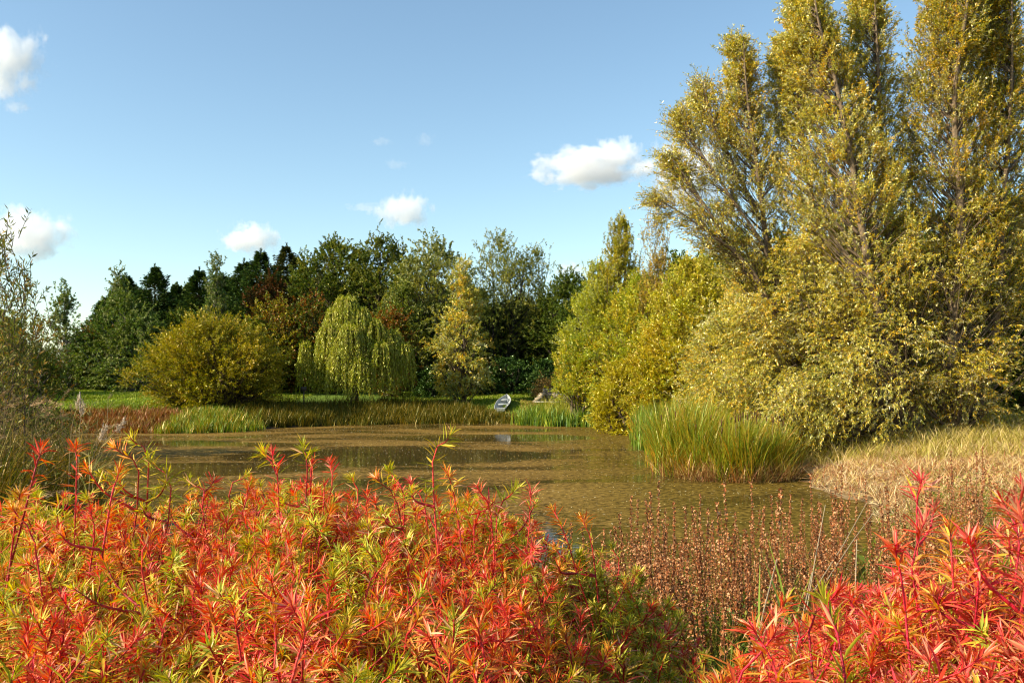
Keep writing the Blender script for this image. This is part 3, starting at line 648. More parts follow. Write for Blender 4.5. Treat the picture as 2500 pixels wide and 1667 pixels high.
# ---- the tall willows at the right
def plume_willow(label, base, stems, extra, pal, pw=None, L=0.098, W=0.0245, nl=27):
    """stems: (list of (px, py, depth offset), plume radius, clumps, start fraction, trunk radius)"""
    px0, D0 = base; loc = np.array(at(px0, D0))
    root = thing("tall_willow_tree", tuple(loc), label, "tree", "tall willows towering on the right bank")
    wood = Buf(); leaf = Buf(); bark = (0.20, 0.145, 0.09)
    for pts, Rp, n, f0, tr, *opt in stems:
        n = int(n * 1.55); nls = int(nl * (opt[0] if opt else 1))
        Wp = np.array([(wx(px, D0 + dd), D0 + dd, wz(py, D0 + dd)) for px, py, dd in pts]) - loc
        c = curve_pts(Wp, 40); s = np.linspace(0, 1, 40)
        rr = tr * (1 - 0.92 * s ** 0.85); tubes(wood, c[None], rr[None], 8, col=np.array(bark))
        t = f0 + (1 - f0) * U(0, 1, n) ** 0.85
        prof = Rp * np.clip((t - f0) / 0.15 + 0.35, 0, 1) * (1.08 - 0.98 * t ** 1.5)
        th = U(0, 2 * math.pi, n); q = prof * (0.25 + 0.75 * np.sqrt(U(0, 1, n))) * lumpy(th, t * 2, tr * 50)
        i = np.minimum((t * 39).astype(int), 38); fr = (t * 39 - i)[:, None]
        pc = c[i] * (1 - fr) + c[i + 1] * fr
        tg = nrm(c[i + 1] - c[i]); A = nrm(np.cross(tg, np.array([0.0, 1.0, 0.3]))); B = np.cross(tg, A)
        rad = A * np.cos(th)[:, None] + B * np.sin(th)[:, None]
        C = pc + rad * q[:, None] + tg * (q * 0.5)[:, None]
        C[:, 1] += Rp * 0.5
        limbs(wood, c, rr, C, bark, rmax=0.024)
        R = 0.44 * U(0.7, 1.25, n) * np.clip(1.25 - 0.55 * t, 0.5, 1)
        spray(leaf, wood, C, R, nrm(rad * 0.62 + tg * 1.0 + rvec(n) * 0.25), 8, nls, L, W, pal, pw, droop=0.18, spread=0.42, up=0.15, hang=0.2, bark=(0.24, 0.17, 0.09), clumpvar=0.4, tl=(0.6, 1.9), jit=0.22)
    for px, py, dd, sx, sz, n in extra:
        C = np.stack([wx(px, D0 + dd) + rng.normal(size=n) * sx, D0 + dd + rng.normal(size=n) * sx * 0.8, wz(py, D0 + dd) + rng.normal(size=n) * sz], 1) - loc
        g = gz(C[:, 0] + loc[0], C[:, 1] + loc[1]) - loc[2]
        C[:, 2] = np.maximum(C[:, 2], g + 0.35)
        S = np.stack([np.zeros(10), np.zeros(10), np.linspace(0, 3, 10)], 1)
        limbs(wood, S, np.full(10, 0.06), C, bark, rmax=0.03)
        ax = nrm(C - np.array([0, 0, 1.0]) + rvec(n)); 
        spray(leaf, wood, C, 0.5 * U(0.7, 1.25, n), ax, 11, nl + 4, L * .86, W * .88, pal, pw, droop=0.4, spread=0.8, up=0.0, hang=0.5, bark=(0.24, 0.17, 0.09), clumpvar=0.4, tl=(0.7, 1.3), jit=0.22)
    wood.build("trunk", M_BARK, root); leaf.build("crown", M_LEAF, root)
    return root
plume_willow("leftmost tall willow with thin branches leaning out over the pond", (1985, 27), [
    ([(1985, 1045, 0), (1940, 880, 0), (1880, 640, 0.2), (1850, 420, 0.3), (1825, 240, 0.2), (1815, 100, 0)], 1.25, 220, 0.2, 0.15, .72),
    ([(1985, 1045, 0), (1920, 800, -.3), (1800, 620, -.5), (1700, 470, -.6), (1640, 385, -.6)], 0.75, 70, 0.35, 0.09, .42),
    ([(1960, 960, 0), (1850, 680, -.5), (1720, 560, -.8), (1600, 480, -1)], 0.5, 45, 0.45, 0.07, .38),
    ([(1960, 960, 0), (1880, 600, .6), (1800, 420, .8), (1740, 290, .8), (1715, 200, .8)], 0.7, 70, 0.4, 0.08, .42),
    ([(1960, 940, 0), (1880, 640, -.2), (1770, 460, -.3), (1690, 340, -.3), (1665, 275, -.3)], 0.65, 60, 0.4, 0.07, .4)],
    [(1840, 900, -1.0, 0.7, 0.7, 65), (1920, 800, -0.6, 0.8, 1.1, 80), (1860, 980, -1.6, 0.6, 0.35, 60)], WILLOW, (3, 3.5, 2, 2, 2, 1.2))
plume_willow("broad tall willow with pale leaning trunk in the middle of the right bank", (2225, 26), [
    ([(2240, 1045, 0), (2195, 900, -.2), (2140, 740, -.5), (2105, 560, -.4), (2080, 400, -.2), (2040, 200, 0), (2000, 60, 0), (1985, -40, 0)], 1.8, 430, 0.16, 0.19, .95),
    ([(2235, 1030, 0.3), (2180, 800, .8), (2165, 560, 1), (2150, 300, 1), (2140, 80, 1), (2135, -10, 1)], 1.15, 210, 0.3, 0.14, .8),
    ([(2240, 1045, 0), (2120, 860, 1), (2010, 600, 1.5), (1960, 350, 1.5), (1945, 190, 1.5), (1940, 110, 1.5)], 1.15, 190, 0.3, 0.13, .75)],
    [(2060, 930, -1.2, 0.9, 0.7, 85), (2160, 780, 0.6, 1.0, 1.3, 90), (1980, 1000, -1.8, 0.7, 0.3, 60), (2010, 760, 0.3, 0.9, 1.0, 80)], WILLOW, (3, 3, 2.4, 2, 2.4, 1.4))
plume_willow("rightmost tall willow running out of the top corner", (2330, 25.8), [
    ([(2330, 1040, 0), (2325, 820, 0), (2345, 520, 0.3), (2330, 250, 0.3), (2360, 20, 0), (2370, -140, 0)], 1.55, 400, 0.18, 0.19, 1.0),
    ([(2380, 1030, 0.3), (2430, 800, .5), (2450, 500, .6), (2470, 200, .6), (2470, -80, .5)], 1.4, 330, 0.22, 0.15)],
    [(2330, 930, -0.5, 0.8, 0.8, 80), (2290, 820, 0.5, 0.8, 1.2, 70), (2420, 700, 1.0, 1.0, 1.5, 90)], [(0.42, 0.36, 0.07), (0.58, 0.43, 0.06), (0.33, 0.32, 0.07), (0.70, 0.42, 0.035), (0.22, 0.23, 0.06), (0.55, 0.50, 0.26)])
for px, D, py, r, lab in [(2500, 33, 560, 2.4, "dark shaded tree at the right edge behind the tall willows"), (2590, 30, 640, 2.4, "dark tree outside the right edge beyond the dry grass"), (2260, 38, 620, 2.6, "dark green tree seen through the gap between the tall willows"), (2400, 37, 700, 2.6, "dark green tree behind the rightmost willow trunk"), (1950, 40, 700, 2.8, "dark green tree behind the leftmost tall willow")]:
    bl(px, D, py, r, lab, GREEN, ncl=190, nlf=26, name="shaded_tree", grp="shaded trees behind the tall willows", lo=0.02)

# ---- left edge: thin sapling and dark bushes
def thin(px, D, py, r, n, lab, pal, lo=0.25, nlf=12):
    return broadleaf("willow_sapling", lab, "tree", at(px, D), fit(px, D, py), [(lo, r), (0.5, r), (0.8, r * .7), (1, r * .15)], int(n * .5), 0.38, 5, nlf, 0.095, 0.022, pal, bark=(0.07, 0.05, 0.03), trunk_r=0.025, nst=3, stsp=0.5, twigs=True, up=0.6, spread=0.6, ph=px * .3 + 1, group="thin saplings at the left edge", tl=(0.8, 1.6))
DULL = [(0.15, 0.16, 0.045), (0.20, 0.18, 0.055), (0.10, 0.11, 0.03), (0.26, 0.16, 0.05)]
thin(0, 13, 585, 0.62, 90, "thin dark leaved sapling cut by the left edge", DULL)
thin(-70, 12, 610, 0.8, 60, "sapling just outside the left edge", DULL)
thin(45, 15, 740, 0.55, 80, "shorter thin sapling above the left reeds", DULL, lo=0.15, nlf=18)
for px, D, py, r, lab in [(30, 30, 790, 1.5, "dark olive bush behind the thin saplings at the left edge"), (-60, 26, 740, 1.8, "dark bush beyond the left edge"), (70, 52, 845, 1.8, "dark low bush left of the slender sapling"), (20, 50, 815, 1.8, "bush with sky specks behind the left saplings"), (185, 63, 870, 1.5, "dark bush at the edge of the lit lawn")]:
    bl(px, D, py, r, lab, DULL + GREEN[:3], ncl=130, rc=0.5, L=0.1, W=0.045, nlf=22, name="hedge_bush", cat="bush", grp="dark bushes at the left", lo=0.02)

# ------------------------------------------------------------------ grasses, sedges and reeds
def in_poly(x, y, poly):
    ins = np.zeros(x.shape, bool); n = len(poly)
    for i in range(n):
        a = poly[i]; b_ = poly[(i + 1) % n]
        ins ^= ((a[1] > y) != (b_[1] > y)) & (x < (b_[0] - a[0]) * (y - a[1]) / (b_[1] - a[1] + 1e-12) + a[0])
    return ins

def sample(poly, n):
    poly = np.asarray(poly, float); lo = poly.min(0); hi = poly.max(0); out_ = []
    tot = 0
    while tot < n:
        p_ = np.stack([U(lo[0], hi[0], n), U(lo[1], hi[1], n)], 1); p_ = p_[in_poly(p_[:, 0], p_[:, 1], poly)]
        out_.append(p_); tot += len(p_)
    return np.concatenate(out_)[:n]

def bed(poly, n, h, width, pal, pal2=None, lean=0.15, bend=0.3, clump=0.0, hfun=None, segs=3, water=True, cl_n=None, pw=None):
    p_ = sample(poly, n)
    if clump > 0:
        cn = cl_n or max(n // 40, 1); cc = sample(poly, cn); j = rng.integers(0, cn, n); p_ = cc[j] + rng.normal(size=(n, 2)) * clump
        tone = U(0.7, 1.25, cn)[j]; hh = U(0.65, 1.2, cn)[j]
    else:
        tone = np.ones(n); hh = np.ones(n)
    z = gz(p_[:, 0], p_[:, 1]); z = np.maximum(z, -0.12) - 0.02
    base = np.column_stack([p_, z])
    ht = h * U(0.55, 1.1, n) * hh
    if hfun is not None: ht = ht * hfun(p_[:, 0], p_[:, 1])
    c = pal_pick(pal, n, pw) * (0.35 + 0.65 * tone)[:, None] * U(0.8, 1.2, (n, 1))
    c2 = None if pal2 is None else pal_pick(pal2, n) * U(0.8, 1.2, (n, 1))
    bb = Buf(); blades(bb, base, ht, U(0.0, lean, n), width * U(0.7, 1.2, n), c, c2, bend, segs)
    return bb

RG = [(0.14, 0.22, 0.035), (0.22, 0.29, 0.045), (0.07, 0.13, 0.025), (0.34, 0.33, 0.06), (0.42, 0.27, 0.05)]
RB = [(0.11, 0.18, 0.05), (0.17, 0.25, 0.06), (0.22, 0.28, 0.06), (0.07, 0.11, 0.03), (0.32, 0.30, 0.08)]
RT = [(0.44, 0.24, 0.05), (0.36, 0.30, 0.06), (0.24, 0.28, 0.05), (0.50, 0.20, 0.04)]

def bed_thing(name, label, cat, bufs, group=None, extra=None):
    allv = bufs[0][1].v[0]
    c = allv.mean(0); loc = (float(c[0]), float(c[1]), 0.0)
    root = thing(name, loc, label, cat, group)
    for pname, bb, mt in bufs: bb.build(pname, mt, root, loc=loc)
    return root

# tall bulrush stand in front of the willows: a near clump and the belt behind it
near_poly = [(3.75, 22.0), (4.4, 21.1), (5.6, 20.8), (6.4, 21.0), (7.1, 22.4), (7.4, 25.0), (6.4, 26.5), (4.6, 26.2), (3.9, 24.0)]
hmound = lambda x, y: np.clip(1.08 - 0.24 * np.maximum(x - 5.3, 0) ** 1.15 - 0.10 * np.maximum(22.0 - y, 0) + .09 * np.sin(x * 3.1) * np.sin(y * 2.3), .5, 1.15)
green = bed(near_poly, 15000, 1.72, 0.019, RG, RT[:3] + RG, 0.30, 0.35, 0.11, segs=4, cl_n=300, hfun=hmound)
b2 = bed(near_poly, 7500, 1.72, 0.016, RT + [(0.5, 0.36, 0.12)], RT, 0.35, 0.6, 0.12, segs=4, cl_n=160, hfun=lambda x, y: hmound(x, y) * np.clip(0.62 + (x - 4.0) * 0.16, 0.4, 1.1))
dry = bed([(3.55, 22.4), (4.3, 20.9), (5.6, 20.5), (6.6, 20.8), (7.3, 22.0), (6.6, 21.9), (4.4, 21.6)], 2600, 0.8, 0.018, [(0.5, 0.36, 0.15), (0.36, 0.24, 0.1), (0.3, 0.14, 0.07)], None, 0.8, 0.6)
st = Buf(); pz = sample(near_poly, 90); Pp = np.stack([np.column_stack([pz, np.full(90, -.1)]), np.column_stack([pz + rng.normal(size=(90, 2)) * .04, np.full(90, .8)]), np.column_stack([pz + rng.normal(size=(90, 2)) * .08, U(1.25, 1.6, 90)])], 1)
tubes(st, Pp, np.broadcast_to(np.array([.006, .005, .004]), (90, 3)), 4, col=np.array((0.3, 0.28, 0.1)))
hd = Buf(); top = Pp[:, 2]; d_ = nrm(Pp[:, 2] - Pp[:, 1]); HP = np.stack([top - d_ * .16, top - d_ * .15, top - d_ * .01, top], 1)

bc = bed_thing("bulrush_clump", "tall green and orange bulrush clump standing out into the pond", "reeds", [("leaves", green, M_REED), ("tawny_leaves", b2, M_REED), ("fallen_leaves", dry, M_REED), ("stems", st, M_REED)], "bulrush stands round the pond")
for hp_ in HP:
    hd = Buf(); tubes(hd, hp_[None], np.array([[.004, .014, .014, .003]]), 6, col=np.array((0.10, 0.05, 0.025))); hd.build("seed_head", M_SEED, bc, loc=tuple(bc.location))
mid_poly = [(4.3, 26.0), (6.8, 26.5), (7.2, 29), (6.2, 34.5), (4.9, 35.5), (4.3, 31)]
bed_thing("bulrush_clump", "blue green bulrush belt running back along the right shore", "reeds", [("leaves", bed(mid_poly, 7000, 1.45, 0.03, RB + RG[:2], None, 0.16, 0.25, 0.12, cl_n=250), M_REED), ("tawny_leaves", bed(mid_poly, 2000, 1.35, 0.03, RT, None, 0.3, 0.4), M_REED)], "bulrush stands round the pond")
far_poly = [(-0.1, 42.9), (1.5, 41.6), (4.6, 40.2), (5.2, 36.5), (6.6, 37), (6.8, 43), (4.5, 45), (1.5, 45.2)]
bed_thing("bulrush_clump", "short fresh green bulrushes at the far right corner of the pond", "reeds", [("leaves", bed(far_poly, 12000, 1.0, 0.035, RG[:4] + RB[:3], None, 0.2, 0.3, 0.16, cl_n=420), M_REED), ("tawny_leaves", bed([(1.5, 42.6), (5, 41), (6.6, 39), (6.8, 43), (4.5, 45), (1.5, 45.4)], 4500, 1.2, 0.03, [(0.40, 0.34, 0.08), (0.34, 0.33, 0.06)], None, 0.2, 0.3), M_REED)], "bulrush stands round the pond")
# far bank sedges
SG = [(0.07, 0.08, 0.02), (0.14, 0.13, 0.03), (0.20, 0.14, 0.03), (0.055, 0.07, 0.018), (0.26, 0.18, 0.04)]
shore = [(-11.6, 39.9), (-8, 42.2), (-4, 43.4), (0.2, 43.6), (0.3, 45.4), (-1.4, 46.2), (-4, 48.2), (-9, 47.0), (-13, 44.5), (-13.2, 41.5)]
bed_thing("sedge_bank", "long bank of olive sedges in shade along the far shore", "sedges", [("leaves", bed(shore, 26000, 0.68, 0.03, SG, SG, 0.25, 0.4, 0.22, cl_n=800, hfun=lambda x, y: 1 - .35 * np.clip((x + 2.2) / 1.5, 0, 1)), M_REED)], "sedges on the far shore")
lp = [(-14.6, 36.7), (-11.6, 37.4), (-11.0, 39.3), (-11.8, 40.8), (-14.6, 40.4)]
bed_thing("sedge_bank", "light green sedge clump below the golden round willow", "sedges", [("leaves", bed(lp, 8000, 0.62, 0.028, RG + [(0.42, 0.38, 0.12)], None, 0.25, 0.35, 0.14, cl_n=220), M_REED)], "sedges on the far shore")
rp = [(-19.4, 36.8), (-14.2, 37.0), (-14.0, 40.0), (-16, 41.2), (-20.5, 40.8)]
bed_thing("sedge_bank", "rust red low growth at the water's edge under the left lawn", "sedges", [("leaves", bed(rp, 12000, 0.48, 0.03, [(0.25, 0.085, 0.035), (0.32, 0.13, 0.05), (0.16, 0.06, 0.03), (0.32, 0.22, 0.08), (0.22, 0.16, 0.05)], None, 0.4, 0.5, 0.14, cl_n=350), M_REED)], "sedges on the far shore")
# lawn grass
b = Buf()
for poly, n in (([(-26, 40.5), (-12, 41), (-12, 62), (-34, 62)], 60000), ([(-7, 47), (6, 46), (6, 62), (-7, 62)], 42000)):
    p_ = sample(poly, n); base = np.column_stack([p_, gz(p_[:, 0], p_[:, 1]) - 0.01])
    tone = 0.8 + 0.3 * np.sin(p_[:, 0] * .9 + np.sin(p_[:, 1])) * np.sin(p_[:, 1] * .7)
    blades(b, base, U(0.06, 0.15, n), 0.3, 0.035, pal_pick([(0.22, 0.30, 0.045), (0.30, 0.36, 0.06), (0.15, 0.21, 0.03), (0.38, 0.37, 0.10)], n) * tone[:, None], None, 0.4, 2)
tag(b.build("lawn_grass", M_GRASS), "short green grass of the far lawn", "grass", kind="stuff")
b = Buf(); n = 9000
p_ = sample([(0.3, 44.5), (7.5, 43.5), (8, 52), (0.5, 50)], n); base = np.column_stack([p_, gz(p_[:, 0], p_[:, 1]) - 0.01])
blades(b, base, U(0.10, 0.30, n), 0.3, 0.03, pal_pick([(0.40, 0.30, 0.10), (0.33, 0.27, 0.08), (0.26, 0.25, 0.06)], n), None, 0.5, 2)
tag(b.build("rough_grass", M_GRASS), "tawny rough grass around the boat and stone opening", "grass", kind="stuff")

# right bank: straw coloured grass above, reddish stubble and litter lower down
b = Buf()
STRAW = [(0.46, 0.36, 0.12), (0.54, 0.42, 0.17), (0.36, 0.30, 0.08), (0.30, 0.29, 0.07), (0.60, 0.47, 0.24)]
n = 52000; p_ = sample([(7.6, 23.5), (9.2, 21.0), (20, 14.8), (26, 20), (24, 34), (9, 32), (8.2, 27)], n)
cn = 1500; cc = sample([(7.6, 23.5), (9.2, 21.0), (20, 14.8), (26, 20), (24, 34), (9, 32), (8.2, 27)], cn); j = rng.integers(0, cn, n); p_ = np.where((U(0, 1, n) < .6)[:, None], cc[j] + rng.normal(size=(n, 2)) * .22, p_)
base = np.column_stack([p_, gz(p_[:, 0], p_[:, 1]) - 0.01]); tn = U(0.75, 1.2, cn)[j]
blades(b, base, U(0.18, 0.6, n) * tn, 0.35, 0.016, pal_pick(STRAW, n) * tn[:, None], None, 0.7, 3)
tag(b.build("dry_grass", M_GRASS), "straw coloured tall dry grass under the tall willows", "grass", kind="stuff")
b = Buf(); n = 75000
poly = [(5.6, 13.5), (6.0, 17.6), (6.6, 20.9), (9.4, 23.2), (14, 20.5), (20, 15.5), (18, 11), (9, 11.5), (7.0, 14.5)]
cn = 900; cc = sample(poly, cn); j = rng.integers(0, cn, n); p_ = cc[j] + rng.normal(size=(n, 2)) * .2
ok = pond_sd(p_[:, 0], p_[:, 1]) > 0.05 + .5 * U(0, 1, n) ** 2; p_ = p_[ok]; j = j[ok]; n = len(p_)
base = np.column_stack([p_, gz(p_[:, 0], p_[:, 1]) - 0.01])
blades(b, base, U(0.10, 0.42, n) * U(0.4, 1.2, cn)[j], 0.5, 0.017, pal_pick([(0.50, 0.27, 0.14), (0.64, 0.44, 0.23), (0.72, 0.56, 0.30), (0.36, 0.17, 0.09), (0.62, 0.50, 0.19), (0.72, 0.58, 0.36)], n), None, 0.9, 3)
n = 12000; p_ = sample(poly, n); p_ = p_[pond_sd(p_[:, 0], p_[:, 1]) > -0.1]; n = len(p_)
pos = np.column_stack([p_, gz(p_[:, 0], p_[:, 1]) + 0.02]); d_ = rvec(n); d_[:, 2] *= 0.12
leaves(b, pos, nrm(d_), U(0.1, 0.5, n), U(0.01, 0.02, n), pal_pick([(0.55, 0.43, 0.26), (0.42, 0.28, 0.15), (0.3, 0.18, 0.1)], n))
tag(b.build("bank_litter", M_GRASS), "reddish stubble and fallen straw on the sandy right bank", "plant litter", kind="stuff")

# bare trampled reed litter under trees: fallen leaves on ground near the willows
b = Buf(); n = 7000; p_ = sample([(7.5, 23), (20, 17), (22, 33), (8, 33)], n); pos = np.column_stack([p_, gz(p_[:, 0], p_[:, 1]) + 0.02]); d_ = rvec(n); d_[:, 2] *= .2
leaves(b, pos, nrm(d_), 0.1, 0.03, pal_pick([(0.5, 0.35, 0.06), (0.42, 0.25, 0.06), (0.3, 0.2, 0.08)], n))
tag(b.build("fallen_leaves", M_GRASS), "yellow fallen willow leaves lying under the tall willows", "leaves", kind="stuff")

# floating leaves and scum flecks
b = Buf(); n = 24000
p_ = np.stack([U(-20, 8, n), U(6, 44, n)], 1); p_ = p_[pond_sd(p_[:, 0], p_[:, 1]) < -0.1]; n = len(p_)
pos = np.column_stack([p_, U(0.006, 0.012, n)]); a = U(0, 6.28, n); d_ = np.stack([np.cos(a), np.sin(a), U(-.03, .2, n)], 1)
leaves(b, pos, nrm(d_), U(0.025, 0.075, n), U(0.012, 0.03, n), pal_pick([(0.62, 0.50, 0.22), (0.45, 0.30, 0.08), (0.3, 0.2, 0.07), (0.7, 0.62, 0.42), (0.2, 0.14, 0.05)], n), twist=np.tile(np.array([0, 0, 1.0]), (n, 1)))
tag(b.build("floating_leaves", M_GRASS), "small fallen leaves and flecks floating on the pond", "leaves", kind="stuff")

# ---- left reeds with feathery plumes
def reeds(poly, n, hh, label, group, seed_n):
    bl_ = bed(poly, n * 16, hh * 0.85, 0.016, [(0.20, 0.15, 0.03), (0.28, 0.19, 0.05), (0.10, 0.12, 0.025), (0.34, 0.23, 0.07)], None, 0.28, 0.55, 0.06, cl_n=n // 2, segs=4)
    p_ = sample(poly, n); z = np.maximum(gz(p_[:, 0], p_[:, 1]), -.1)
    a = U(0, 6.28, n); ln = U(0.05, 0.3, n); hgt = hh * U(0.75, 1.12, n)
    B0 = np.column_stack([p_, z]); dr = np.stack([np.cos(a), np.sin(a), np.zeros(n)], 1)
    P3 = np.stack([B0, B0 + dr * (ln * .3)[:, None] + np.array([0, 0, 1.]) * (hgt * .5)[:, None], B0 + dr * ln[:, None] + np.array([0, 0, 1.]) * (hgt * .97)[:, None], B0 + dr * (ln * 1.5)[:, None] + np.array([0, 0, 1.]) * hgt[:, None]], 1)
    stm = Buf(); tubes(stm, P3, np.broadcast_to(np.array([.005, .004, .003, .002]), (n, 4)), 4, col=np.array((0.26, 0.19, 0.09)))
    # leaves off the stems
    k = 12; ti = np.repeat(np.arange(n), k); t = U(0.25, 0.95, n * k)[:, None]
    pos = P3[ti, 0] * (1 - t) + P3[ti, 2] * t; aa = U(0, 6.28, n * k); d_ = nrm(np.stack([np.cos(aa), np.sin(aa), U(0.1, 1.0, n * k)], 1))
    leaves(bl_, pos, d_, U(0.18, 0.38, n * k), 0.016, pal_pick([(0.20, 0.17, 0.06), (0.12, 0.13, 0.04), (0.30, 0.22, 0.10)], n * k), mid=0.3)
    pl = Buf(); s_ = np.arange(min(seed_n, n)); kk = 90; ti = np.repeat(s_, kk); t = U(0, 1, len(ti))[:, None]
    ax = nrm(P3[ti, 3] - P3[ti, 2] + dr[ti] * .1); pos = P3[ti, 2] + ax * 0.24 * t + rng.normal(size=(len(ti), 3)) * .012
    leaves(pl, pos, nrm(ax + rvec(len(ti)) * .6 + dr[ti] * .5 - np.array([0, 0, .3])), U(0.03, 0.07, len(ti)), 0.006, pal_pick([(0.40, 0.27, 0.15), (0.50, 0.37, 0.22), (0.26, 0.15, 0.08)], len(ti)))
    return bed_thing("common_reed_clump", label, "reeds", [("leaves", bl_, M_REED), ("stems", stm, M_REED), ("plumes", pl, M_SEED)], group)
reeds([(-9.2, 9), (-6.5, 11.0), (-6.8, 15), (-10, 16.5)], 520, 2.15, "brown feathery reeds at the left edge above the red bush", "reeds at the left edge", 170)
reeds([(-7.4, 5.8), (-4.35, 7.2), (-5.0, 9.4), (-8.5, 10)], 240, 1.4, "shorter dark reeds below the feathery left reeds", "reeds at the left edge", 20)
reeds([(-15, 17), (-10.3, 16.8), (-13.5, 23), (-17, 24)], 200, 2.1, "reeds further back at the left edge of the pond", "reeds at the left edge", 110)
# a few reeds arching over the water at the left
b = Buf(); pls = []
for (px, py, tx, ty, D) in [(215, 1110, 292, 1040, 11.5), (190, 1130, 200, 1000, 12), (165, 1120, 190, 985, 12), (210, 1140, 250, 1060, 10.5)]:
    A = np.array([wx(px, D), D, -0.05]); T = np.array([wx(tx, D), D, wz(ty, D)]); Mi = np.array([A[0] * .75 + T[0] * .25, D, T[2] * .75])
    c = curve_pts([A, Mi, T], 9); tubes(b, c[None], np.linspace(.006, .002, 9)[None], 4, col=np.array((0.4, 0.3, 0.15)))
    pl = Buf(); pls.append(pl); k = 130; t = U(0, 1, k)[:, None]; ax = nrm((T - Mi)[None]); pos = T + ax * 0.18 * (t - .5) + rng.normal(size=(k, 3)) * .012
    leaves(pl, pos, nrm(ax + rvec(k) * .5 - np.array([0, 0, .4])), U(.03, .07, k), .008, pal_pick([(0.6, 0.5, 0.38), (0.45, 0.34, 0.24)], k))
    kk = 10; t = U(.2, .9, kk); ps = c[(t * 8).astype(int)]; leaves(b, ps, nrm(rvec(kk) + np.array([.4, 0, .5])), .3, .018, pal_pick([(0.36, 0.26, 0.1), (0.16, 0.16, 0.05)], kk), mid=.3)
bed_thing("common_reed_clump", "few loose reeds arching right over the water by the left reeds", "reeds", [("stems", b, M_REED)] + [("plume", q_, M_SEED) for q_ in pls], "reeds at the left edge")

# ------------------------------------------------------------------ dock plants with rusty seed stalks
def dock_proto(k, nst, Ht):
    root = thing("dock_plant", (0, 0, 0), "rusty seed stalks of dock on the near bank", "plant", "dock plants on the near bank")
    lf = Buf()
    for s in range(nst):
        stm = Buf(); sd_ = Buf()
        a = U(0, 6.28); r = U(0, .1); hh = Ht * U(0.82, 1.05) * (1 if s == 0 else U(.7, 1)); ln = U(0.0, 0.16)
        A = np.array([math.cos(a) * r, math.sin(a) * r, -.05]); T = A + np.array([math.cos(a) * ln, math.sin(a) * ln, hh])
        c = curve_pts([A, (A + T) / 2 + rng.normal(size=3) * .02, T], 10); paths = [(c, 0.0032, .5)]
        for _ in range(int(U(0, 3))):
            i = int(U(4, 7)); aa = U(0, 6.28); L_ = U(.15, .38)
            e = c[i] + np.array([math.cos(aa) * L_ * .28, math.sin(aa) * L_ * .28, L_]); paths.append((curve_pts([c[i], (c[i] + e) / 2 + np.array([math.cos(aa), math.sin(aa), 0]) * .02, e], 10), 0.0018, .1))
        for c_, r_, f0 in paths:
            tubes(stm, c_[None], np.linspace(r_, r_ * .5, 10)[None], 4, col=np.array((0.24, 0.10, 0.05)))
            ln_ = np.linalg.norm(c_[-1] - c_[0]) * (1 - f0); nk = max(int(ln_ / 0.022), 4)
            for q in range(nk):
                t = f0 + (1 - f0) * (q + .5) / nk; i = min(int(t * 9), 8); f = t * 9 - i; pc = c_[i] * (1 - f) + c_[i + 1] * f
                m_ = 9; rr = 0.012 * (1.15 - .7 * t)
                pos = pc + rvec(m_) * rr * .55; leaves(sd_, pos, nrm(rvec(m_) + np.array([0, 0, -.5])), U(.010, .019, m_), U(.007, .012, m_), pal_pick([(0.27, 0.10, 0.045), (0.38, 0.17, 0.08), (0.15, 0.055, 0.025), (0.50, 0.29, 0.16)], m_))
        stm.build('stem', M_STEM, root); sd_.build('seed_spike', M_SEED, root)
    k_ = 14; a = U(0, 6.28, k_); pos = np.stack([np.cos(a) * .04, np.sin(a) * .04, U(0.0, .45, k_)], 1)
    leaves(lf, pos, nrm(np.stack([np.cos(a), np.sin(a), U(.1, .8, k_)], 1)), U(.12, .3, k_), U(.03, .06, k_), pal_pick([(0.16, 0.18, 0.04), (0.3, 0.16, 0.05), (0.10, 0.13, 0.03)], k_))
    lf.build("foliage", M_REED, root)
    return root
protos = [dock_proto(k, [1, 2, 3, 2, 1, 3][k], [1.25, 1.15, 1.3, 1.0, 1.3, 0.9][k]) for k in range(6)]
spots = []
hero = [(1370, 1125, 7.5), (1400, 1135, 7.8), (1480, 1120, 7.2), (1495, 1105, 7.0), (1515, 1095, 7.4), (1560, 1130, 7.0), (1570, 1160, 7.3), (1615, 1140, 6.8), (1625, 1160, 7.4), (1700, 1170, 6.6), (1760, 1190, 6.4), (1845, 1140, 7.0), (1930, 1130, 7.6), (2015, 1180, 7.4), (2110, 1150, 8.0), (2365, 1015, 8.6), (2375, 1040, 8.8), (2345, 1060, 8.4), (2410, 1035, 9.0), (2300, 1130, 8.5), (1385, 1100, 7.6), (1420, 1150, 7.2), (1508, 1070, 7.6), (1580, 1110, 7.1), (2230, 1110, 8.6), (2180, 1140, 8.2), (2440, 1090, 8.8), (2060, 1160, 8.2)]
for px, py, D in hero: spots.append((px, D, py))
for i in range(165):
    px = U(1340, 2520); D = U(5.0, 10); spots.append((px, D, 1105 + 230 * U(0, 1) ** .8 - (px > 1900) * 60 * U(0, 1)))
DL = ["rusty brown dock stalks against the murky water", "dull red dock stalks rising from the green undergrowth", "dry dock stalks in front of the sandy right bank"]
first = [True] * 6
for i, (px, D, py) in enumerate(spots):
    x, y, z = at(px, D); hh = max(wz(py, D) - z, 0.35); k = i % 6
    ph_ = [1.25, 1.15, 1.3, 1.0, 1.3, 0.9][k] * 1.03; s = min(hh / ph_, 1.6)
    lab = DL[0] if px < 1750 and py < 1200 else (DL[2] if px > 2050 and py < 1250 else DL[1])
    if first[k]:
        o = protos[k]; o.location = (x, y, z); o.rotation_euler = (0, 0, U(0, 6.28)); o.scale = (s ** .5, s ** .5, s); o["label"] = lab; first[k] = False
    else: copy_thing(protos[k], (x, y, z), U(0, 6.28), (s ** .5, s ** .5, s), lab)

